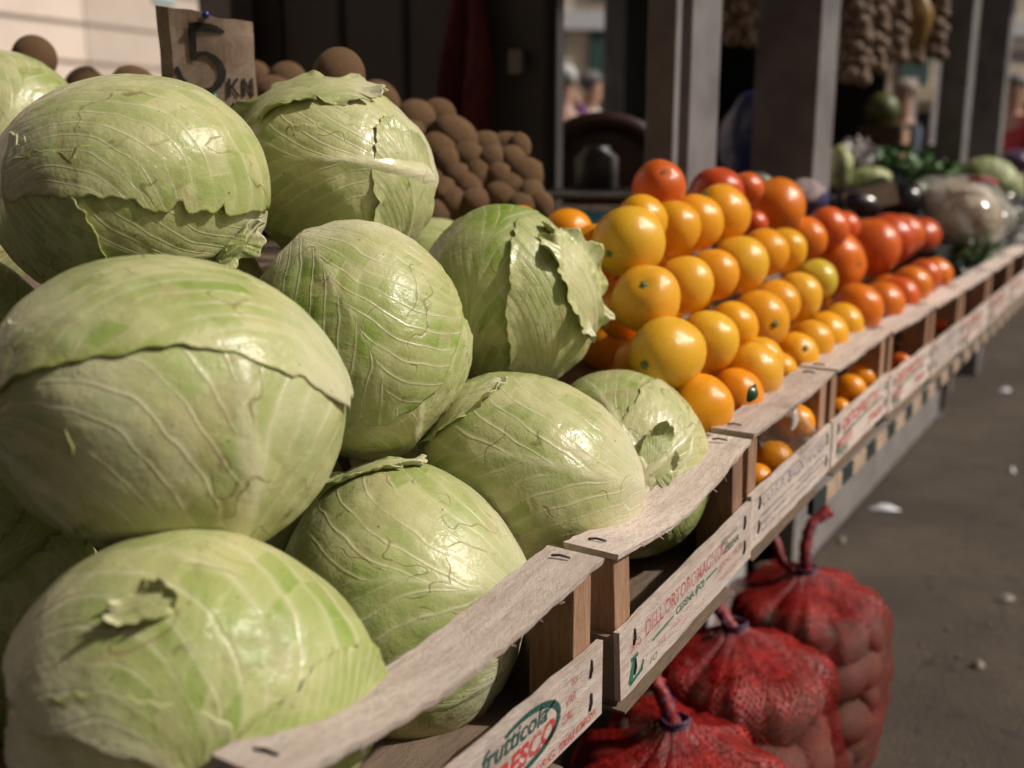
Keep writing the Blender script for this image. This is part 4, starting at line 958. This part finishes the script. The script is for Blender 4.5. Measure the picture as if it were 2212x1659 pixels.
# carboard label
mb = MB(); mb.box((-.075, -.003, -.03), (.075, .003, .03)); o = mb.build('cardboard_label', plain('brown_card', (.13, .085, .055), .85, 40)); o.location = on_x(1880, 428, -.68); o.rotation_euler = (math.radians(-10), math.radians(-12), YW+.1); tag(o, 'brown cardboard label leaning on the black aubergines', 'sign')
# counter extension with cartons under the vegetables beyond
far = empty('market_counter', (0, 0, 0), 'far counter with black crates under the vegetables', 'counter')
part('counter_top', (-1.5, 2.95, .86), (-.50, 4.9, .90), M['dark'], far); part('riser', (-1.5, 2.95, .665), (-.52, 4.9, .858), M['dark'], far)
far2 = empty('market_counter', (0, 0, 0), 'grey counter of the third kiosk beyond the gap', 'counter')
part('counter_top', (-1.6, 5.4, .70), (-.30, 9.0, .74), M['counter'], far2); part('base_panel', (-.85, 5.35, .16), (-.80, 9.0, .698), M['counter'], far2); part('leg', (-.86, 5.40, .0), (-.80, 5.46, .16), M['counter'], far2)
gr = plain('green_melon', (.075, .085, .015), .5, 30)
blob('melon', 'dull green melon on a brown carton in the second kiosk', 'melon', 1905, 238, 4.3, 38, 36, gr, 44, .03)
c = at(1905, 290, 4.3); cb = empty('carton', (c.x, c.y, c.z-.1), 'brown carton under the green melon', 'carton'); mb = MB(); mb.box((-.085, -.06, -.05), (.085, .10, .135), bev=.004); mb.build('box', plain('brown_carton', (.075, .04, .022), .85), cb); part('flap', (.088, -.05, -.0), (.094, .08, .12), plain('light_carton', (.32, .2, .12), .85), cb)
# stalls in the distance at the right
awn = empty('market_stall', (-1.3, 11.5, 0), 'distant stall with a white awning and bright goods at the right edge', 'stall')
mb = MB(); mb.box((-1.2, -.8, 2.05), (.9, 1.2, 2.12), mtx=Matrix.Rotation(math.radians(9), 4, 'Y')); mb.build('awning', plain('white_canvas', (.75, .72, .68), .7), awn)
part('table', (-1.2, -.6, .8), (.6, .8, .9), plain('blue_cover', (.05, .09, .30), .6), awn); 
for x_ in (-1.1, .5): part('leg', (x_, -.5, 0), (x_+.05, -.45, 2.2), M['paint'], awn)
rg = np.random.default_rng(9)
cols = [((.6, .05, .08), 'red'), ((.65, .62, .6), 'white'), ((.12, .3, .45), 'sky blue'), ((.5, .25, .06), 'ochre'), ((.12, .28, .08), 'leaf green'), ((.55, .3, .35), 'pink')]
for i, (cl_, nm) in enumerate(cols):
    b = bagmesh(.12, .12, .12, 60+i, .10); o = b.build('bundle', plain('goods_'+nm.replace(' ', '_'), cl_, .5)); o.location = (-2.0+i*.27, 11.1+.15*(i % 3), 1.02); tag(o, f'blurred {nm} bundle of goods on the distant stall table', 'goods', 'goods on the distant stall')
white = plain('white_sheet', (.78, .76, .74), .6)
for (px, py, d, w, h, lab) in [(1962, 240, 8.4, .11, .26, 'white tarpaulin strip seen past the garlic braids'), (2024, 215, 8.8, .06, .40, 'pale metal pole of a distant stall')]:
    c = at(px, py, d); mb = MB(); mb.box((-w/2, -.02, -c.z), (w/2, .02, h)); o = mb.build('stall_pole' if 'pole' in lab else 'tarpaulin', white); o.location = c; o.rotation_euler = (0, 0, YW); tag(o, lab, 'pole' if 'pole' in lab else 'tarpaulin')

# ------------------------------------------------------------------ people far behind
skin = plain('skin', (.45, .26, .19), .55, 30, .1); hairg = plain('grey_hair', (.13, .125, .125), .7, 80)
def person(label, foot, face, coat, trous, arm=0., hair=hairg, collar=None, scale=1.):
    """one skinned body; clothing and hair are children; local +y is the way the person faces"""
    root = empty('person', foot, label, 'person', None); root.rotation_euler = (0, 0, face); root.scale = (scale,)*3
    def skinned(name, J, E, mat, lvl=2):
        me = bpy.data.meshes.new(name); me.from_pydata([j[:3] for j in J], [], E); me.materials.append(mat); o = obj(name, me, root)
        md = o.modifiers.new('skin', 'SKIN'); md.use_smooth_shade = True
        for v, j in zip(me.skin_vertices[0].data if me.skin_vertices else [], J): v.radius = (j[3], j[4] if len(j) > 4 else j[3])
        s = o.modifiers.new('sub', 'SUBSURF'); s.levels = lvl; s.render_levels = lvl; return o
    import bmesh
    def build(name, J, E, mat):
        bm = bmesh.new(); lay = bm.verts.layers.skin.verify(); vs = []
        for i, j in enumerate(J):
            v = bm.verts.new(j[:3]); v[lay].radius = (j[3], j[4] if len(j) > 4 else j[3]); v[lay].use_root = (i == 0); vs.append(v)
        for a, b in E: bm.edges.new((vs[a], vs[b]))
        me = bpy.data.meshes.new(name); bm.to_mesh(me); bm.free(); me.materials.append(mat); o = obj(name, me, root)
        md = o.modifiers.new('skin', 'SKIN'); md.use_smooth_shade = True; s = o.modifiers.new('sub', 'SUBSURF'); s.levels = 1; s.render_levels = 2; return o
    up = arm
    J = [(0, 0, .95, .13, .10), (0, .0, 1.15, .12, .09), (0, .0, 1.38, .15, .09), (0, .0, 1.50, .055), (0, .03, 1.58, .06, .075), (0, .03, 1.70, .075, .092), (0, .02, 1.77, .05, .06)]
    E = [(0, 1), (1, 2), (2, 3), (3, 4), (4, 5), (5, 6)]
    for s in (-1, 1):
        b = len(J); u = up if s > 0 else 0.
        el = (s*.25, .04+.15*u, 1.14+.28*u); wr_ = (s*.24, .20+.10*u, .98+.66*u)
        J += [(s*.18, 0, 1.42, .06), (el[0], el[1], el[2], .043), (wr_[0], wr_[1], wr_[2], .027), (wr_[0], wr_[1]+.05, wr_[2]+(.03 if u else -.03), .034, .018)]
        E += [(2, b), (b, b+1), (b+1, b+2), (b+2, b+3)]
        for k in range(4):
            J.append((wr_[0]+(-.027+.018*k), wr_[1]+.125-.008*abs(k-1.5), wr_[2]+(.08 if u else -.075), .009)); E.append((b+3, len(J)-1))
        J.append((wr_[0]-s*.045, wr_[1]+.075, wr_[2]+.0, .010)); E.append((b+3, len(J)-1))
        h = len(J); J += [(s*.09, 0, .88, .09), (s*.10, .02, .48, .058), (s*.10, -.01, .09, .042), (s*.11, .13, .035, .038, .03)]
        E += [(0, h), (h, h+1), (h+1, h+2), (h+2, h+3)]
    build('body', J, E, skin)
    JC = [(0, 0, .86, .165, .125), (0, 0, 1.12, .155, .115), (0, 0, 1.38, .18, .11), (0, 0, 1.47, .075)]; EC = [(0, 1), (1, 2), (2, 3)]
    for s in (-1, 1):
        b = len(JC); u = up if s > 0 else 0.
        JC += [(s*.19, 0, 1.42, .075), (s*.25, .04+.15*u, 1.14+.28*u, .058), (s*.242, .18+.10*u, 1.0+.62*u, .045)]; EC += [(2, b), (b, b+1), (b+1, b+2)]
    build('coat', JC, EC, coat)
    JT = [(0, 0, .93, .14, .115)]; ET = []
    for s in (-1, 1): b = len(JT); JT += [(s*.09, 0, .86, .10), (s*.10, .02, .48, .072), (s*.10, -.01, .10, .06)]; ET += [(0, b), (b, b+1), (b+1, b+2)]
    build('trousers', JT, ET, trous)
    mb = MB(); mb.ball((0, .012, 1.735), (.088, .104, .085), 20, 12, 0, None, lambda d: 1 if (d.z > -.1 or d.y < 0) else .72); mb.build('hair', hair, root)
    mb = MB(); mb.tube([(0, .112, 1.70), (0, .132, 1.665), (0, .118, 1.65)], [.010, .016, .010], 8); mb.build('nose', skin, root)
    for s in (-1, 1):
        mb = MB(); mb.ball((s*.032, .108, 1.70), (.013, .007, .008), 10, 6); mb.build('eye', M['dark'], root)
        mb = MB(); mb.ball((s*.088, .025, 1.68), (.010, .018, .03), 10, 8); mb.build('ear', skin, root)
    mb = MB(); mb.tube([(-.024, .106, 1.618), (0, .114, 1.616), (.024, .106, 1.618)], .006, 6); mb.build('mouth', plain('lip', (.30, .10, .09), .5), root)
    if collar: mb = MB(); mb.tube([(.075*math.cos(a), .075*math.sin(a), 1.485+.015*math.sin(a)) for a in np.linspace(0, 6.3, 16)], .024, 8); mb.build('collar', collar, root)
    return root
def foot(px, py, d, h):   # head centre in the picture -> feet
    c = at(px, py, d); return (c.x, c.y, 0), (c.z+.06)/1.76
blk = plain('dark_trousers', (.02, .02, .025), .8)
f, s = foot(1272, 185, 8.2, 0); person('grey haired person in a dark coat with a white collar, seen through the kiosk gap', f, YW-1.2, plain('dark_coat', (.03, .035, .05), .8), blk, 0, collar=plain('white_collar', (.7, .68, .68), .7), scale=s)
f, s = foot(1222, 175, 7.6, 0); person('person in a purple jacket behind the dark kiosk wall', f, YW+.4, plain('purple_jacket', (.16, .04, .16), .8), blk, .9, hair=plain('white_hair', (.5, .5, .52), .7), scale=s)
f, s = foot(1958, 205, 7.6, 0); person('person in a grey blue jacket seen past the second kiosk', f, YW+1.6, plain('blue_grey_jacket', (.075, .095, .13), .8), blk, 0, hair=plain('fair_hair', (.30, .24, .2), .7), scale=s)
f, s = foot(2196, 190, 9.0, 0); person('person in a red top beside the distant stall', f, YW+2.2, plain('red_top', (.45, .04, .06), .8), plain('blue_jeans', (.05, .08, .16), .8), 0, scale=s)

# ------------------------------------------------------------------ buildings behind
cream = plain('cream_render', (.78, .655, .57), .85, 2, .06)
b1 = empty('building', (-9.3, 4.5, 0), 'sunlit cream building with horizontal joints, behind the kiosk at the upper left', 'building')
mb = MB(); mb.box((-3, -9, 0), (0, 4.1, 9)); w1 = mb.build('wall', cream, b1)
jm = plain('joint_dark', (.30, .24, .20), .9)
for z in (1.62, 2.03, 2.40, 2.80, 3.2): part('joint', (.0005, -9, z), (.012, 2.498, z+.035), jm, w1); part('joint', (.0125, 2.5, z), (.02, 4.0, z+.035), jm, w1)
part('shaded_wall_half', (.0015, 2.5, 0), (.012, 4.0, 9), plain('cream_render_shaded', (.60, .51, .44), .85, 2, .06), b1)  # shaded right half of the wall, its shade put into a dimmer colour
wn_ = part('window', (.013, 3.35, 2.72), (.04, 3.62, 4.2), plain('pale_glass', (.45, .58, .60), .2), b1)
# second building faces the camera across the market
fc = at(1262, 100, 18.3); b2 = empty('building', (fc.x, fc.y, 0), 'far cream building with green shutters above a dark shop front', 'building'); b2.rotation_euler = (0, 0, YW+.13)
mb = MB(); mb.box((-3.2, .3, 0), (9.5, 4, 8.5)); mb.build('wall', plain('far_cream', (.62, .54, .44), .85, 2, .06), b2)
part('cornice', (-3.2, .05, 2.13), (9.5, .298, 2.38), plain('far_cornice', (.55, .45, .33), .85), b2)
part('shop_front', (-3.2, .27, 0), (9.5, .2985, 1.95), M['dark'], b2)
part('string_course', (-3.2, .18, 3.32), (9.5, .2985, 3.62), plain('white_stone', (.68, .69, .74), .8), b2)
shut = plain('green_shutter', (.028, .085, .075), .6)
for x, x2 in ((-.95, -.33), (.146, .74), (2.75, 3.36), (3.85, 4.45), (6.0, 6.6), (7.1, 7.7)):
    part('shutter', (x, .23, 2.42), (x2, .2985, 3.30), shut, b2); part('shutter', (x, .23, 3.85), (x2, .2985, 5.4), shut, b2)
part('awning', (2.6, -.8, 1.55), (4.4, .26, 1.62), plain('pale_awning', (.6, .56, .5), .8), b2)

b3 = empty('building', (-2, -9, 0), 'unseen hall added behind the photographer to block sky light', 'building')  # unseen block added to keep sky light off the stall
part('wall', (-14, -5, 0), (11, 0, 9), plain('sky_block_brick', (.25, .17, .12), .85, 3), b3); part('door', (1, .001, 0), (3.2, .06, 2.6), M['dark'], b3); part('roof', (-14.3, -5.3, 9.001), (11.3, .4, 9.4), M['wall'], b3)
# ------------------------------------------------------------------ ground
mb = MB(); mb.add([(-60, -40, 0), (60, -40, 0), (60, 90, 0), (-60, 90, 0)], [(0, 1, 2, 3)]); g = mb.build('ground', M['ground']); g['kind'] = 'structure'
def scrap(px, py, L, w, mat, label, seed, name='paper_scrap', cat='litter'):
    v = ray(px, py); p = EYEV+v*(-EYE/v.z); rg = np.random.default_rng(seed); V = []; N = 8
    for i in range(N+1):
        f = i/N; ww = w*math.sin(math.pi*(.12+.78*f)); h = .006+.02*math.sin(math.pi*f)*rg.uniform(.5, 1)
        V += [(L*(f-.5), -ww, .004), (L*(f-.5)+rg.uniform(-.004, .004), 0, h), (L*(f-.5), ww, .005)]
    mb = MB(); mb.add(V, [(3*i+c_, 3*i+c_+1, 3*i+c_+4, 3*i+c_+3) for i in range(N) for c_ in (0, 1)], 0, True)
    o = mb.build(name, mat); o.location = p; o.rotation_euler = (0, 0, YW+rg.uniform(-.3, .3)); return tag(o, label, cat)
wsc = plain('white_scrap', (.75, .78, .85), .4)
scrap(1911, 1103, .10, .009, wsc, 'curled bluish white scrap on the ground past the potato sacks', 1)
scrap(2112, 1442, .028, .012, plain('beige_scrap', (.24, .20, .16), .7), 'small pale stone coloured scrap at the right of the sacks', 2)
scrap(2172, 1298, .05, .012, plain('beige_scrap', (.20, .17, .14), .7), 'flat beige scrap near the right picture edge', 3)
scrap(2186, 1022, .02, .007, wsc, 'tiny white scrap high on the ground at the right edge', 4)
scrap(2170, 846, .06, .014, wsc, 'white scrap below the far crates', 5)
scrap(1818, 1172, .025, .009, plain('beige_scrap', (.22, .19, .16), .7), 'tiny beige scrap beside the counter base', 6)
rg = np.random.default_rng(4); mb = MB()
for i in range(260):
    x, y = rg.uniform(-.6, 2.2), rg.uniform(1.5, 9); r = rg.uniform(.003, .008); mb.ball((x, y, r*.5), (r, r*rg.uniform(.6, 1), r*.7), 7, 5)
o = mb.build('grit', plain('grit_stone', (.2, .18, .155), .9)); o['kind'] = 'stuff'; tag(o, 'loose grit and crumbs scattered over the asphalt', 'grit')

# ------------------------------------------------------------------ light, sky, camera
SUN = Vector((.66, .31, .68)).normalized()
el = math.asin(SUN.z); az = math.atan2(SUN.x, SUN.y)
w = bpy.data.worlds.new('World'); sc.world = w; w.use_nodes = True; nt = w.node_tree
sky = nt.nodes.new('ShaderNodeTexSky'); sky.sky_type = 'NISHITA'; sky.sun_disc = False; sky.sun_elevation = el; sky.sun_rotation = az; sky.air_density = 1.2; sky.dust_density = 9.0; sky.ozone_density = 0.
bg = nt.nodes['Background']; nt.links.new(sky.outputs[0], bg.inputs[0]); bg.inputs[1].default_value = .05
ld = bpy.data.lights.new('sun', 'SUN'); ld.energy = 4.7; ld.angle = math.radians(1.2); ld.color = (1, .94, .86)
lo = bpy.data.objects.new('sun', ld); COL.objects.link(lo); lo.location = SUN*20; lo.rotation_euler = SUN.to_track_quat('Z', 'Y').to_euler()
cd = bpy.data.cameras.new('camera'); cam = bpy.data.objects.new('camera', cd); COL.objects.link(cam); sc.camera = cam
cam.location = EYEV; cam.rotation_euler = Matrix((tuple(cR), tuple(cU), tuple(-cF))).transposed().to_euler()
cd.sensor_width = 36; cd.lens = 36*F/2212; cd.clip_start = .02; cd.clip_end = 400
cd.dof.use_dof = True; cd.dof.focus_distance = .93; cd.dof.aperture_fstop = 3.5; cd.dof.aperture_blades = 7
sc.view_settings.view_transform = 'Standard'; sc.view_settings.look = 'None'; sc.view_settings.exposure = -.44; sc.view_settings.gamma = 1
sc.cycles.use_denoising = True; sc.cycles.transparent_max_bounces = 24; sc.cycles.max_bounces = 5; sc.cycles.diffuse_bounces = 3; sc.cycles.glossy_bounces = 2; sc.cycles.use_adaptive_sampling = True; sc.cycles.adaptive_threshold = .03
try: sc.cycles.denoiser = 'OPENIMAGEDENOISE'
except Exception: pass
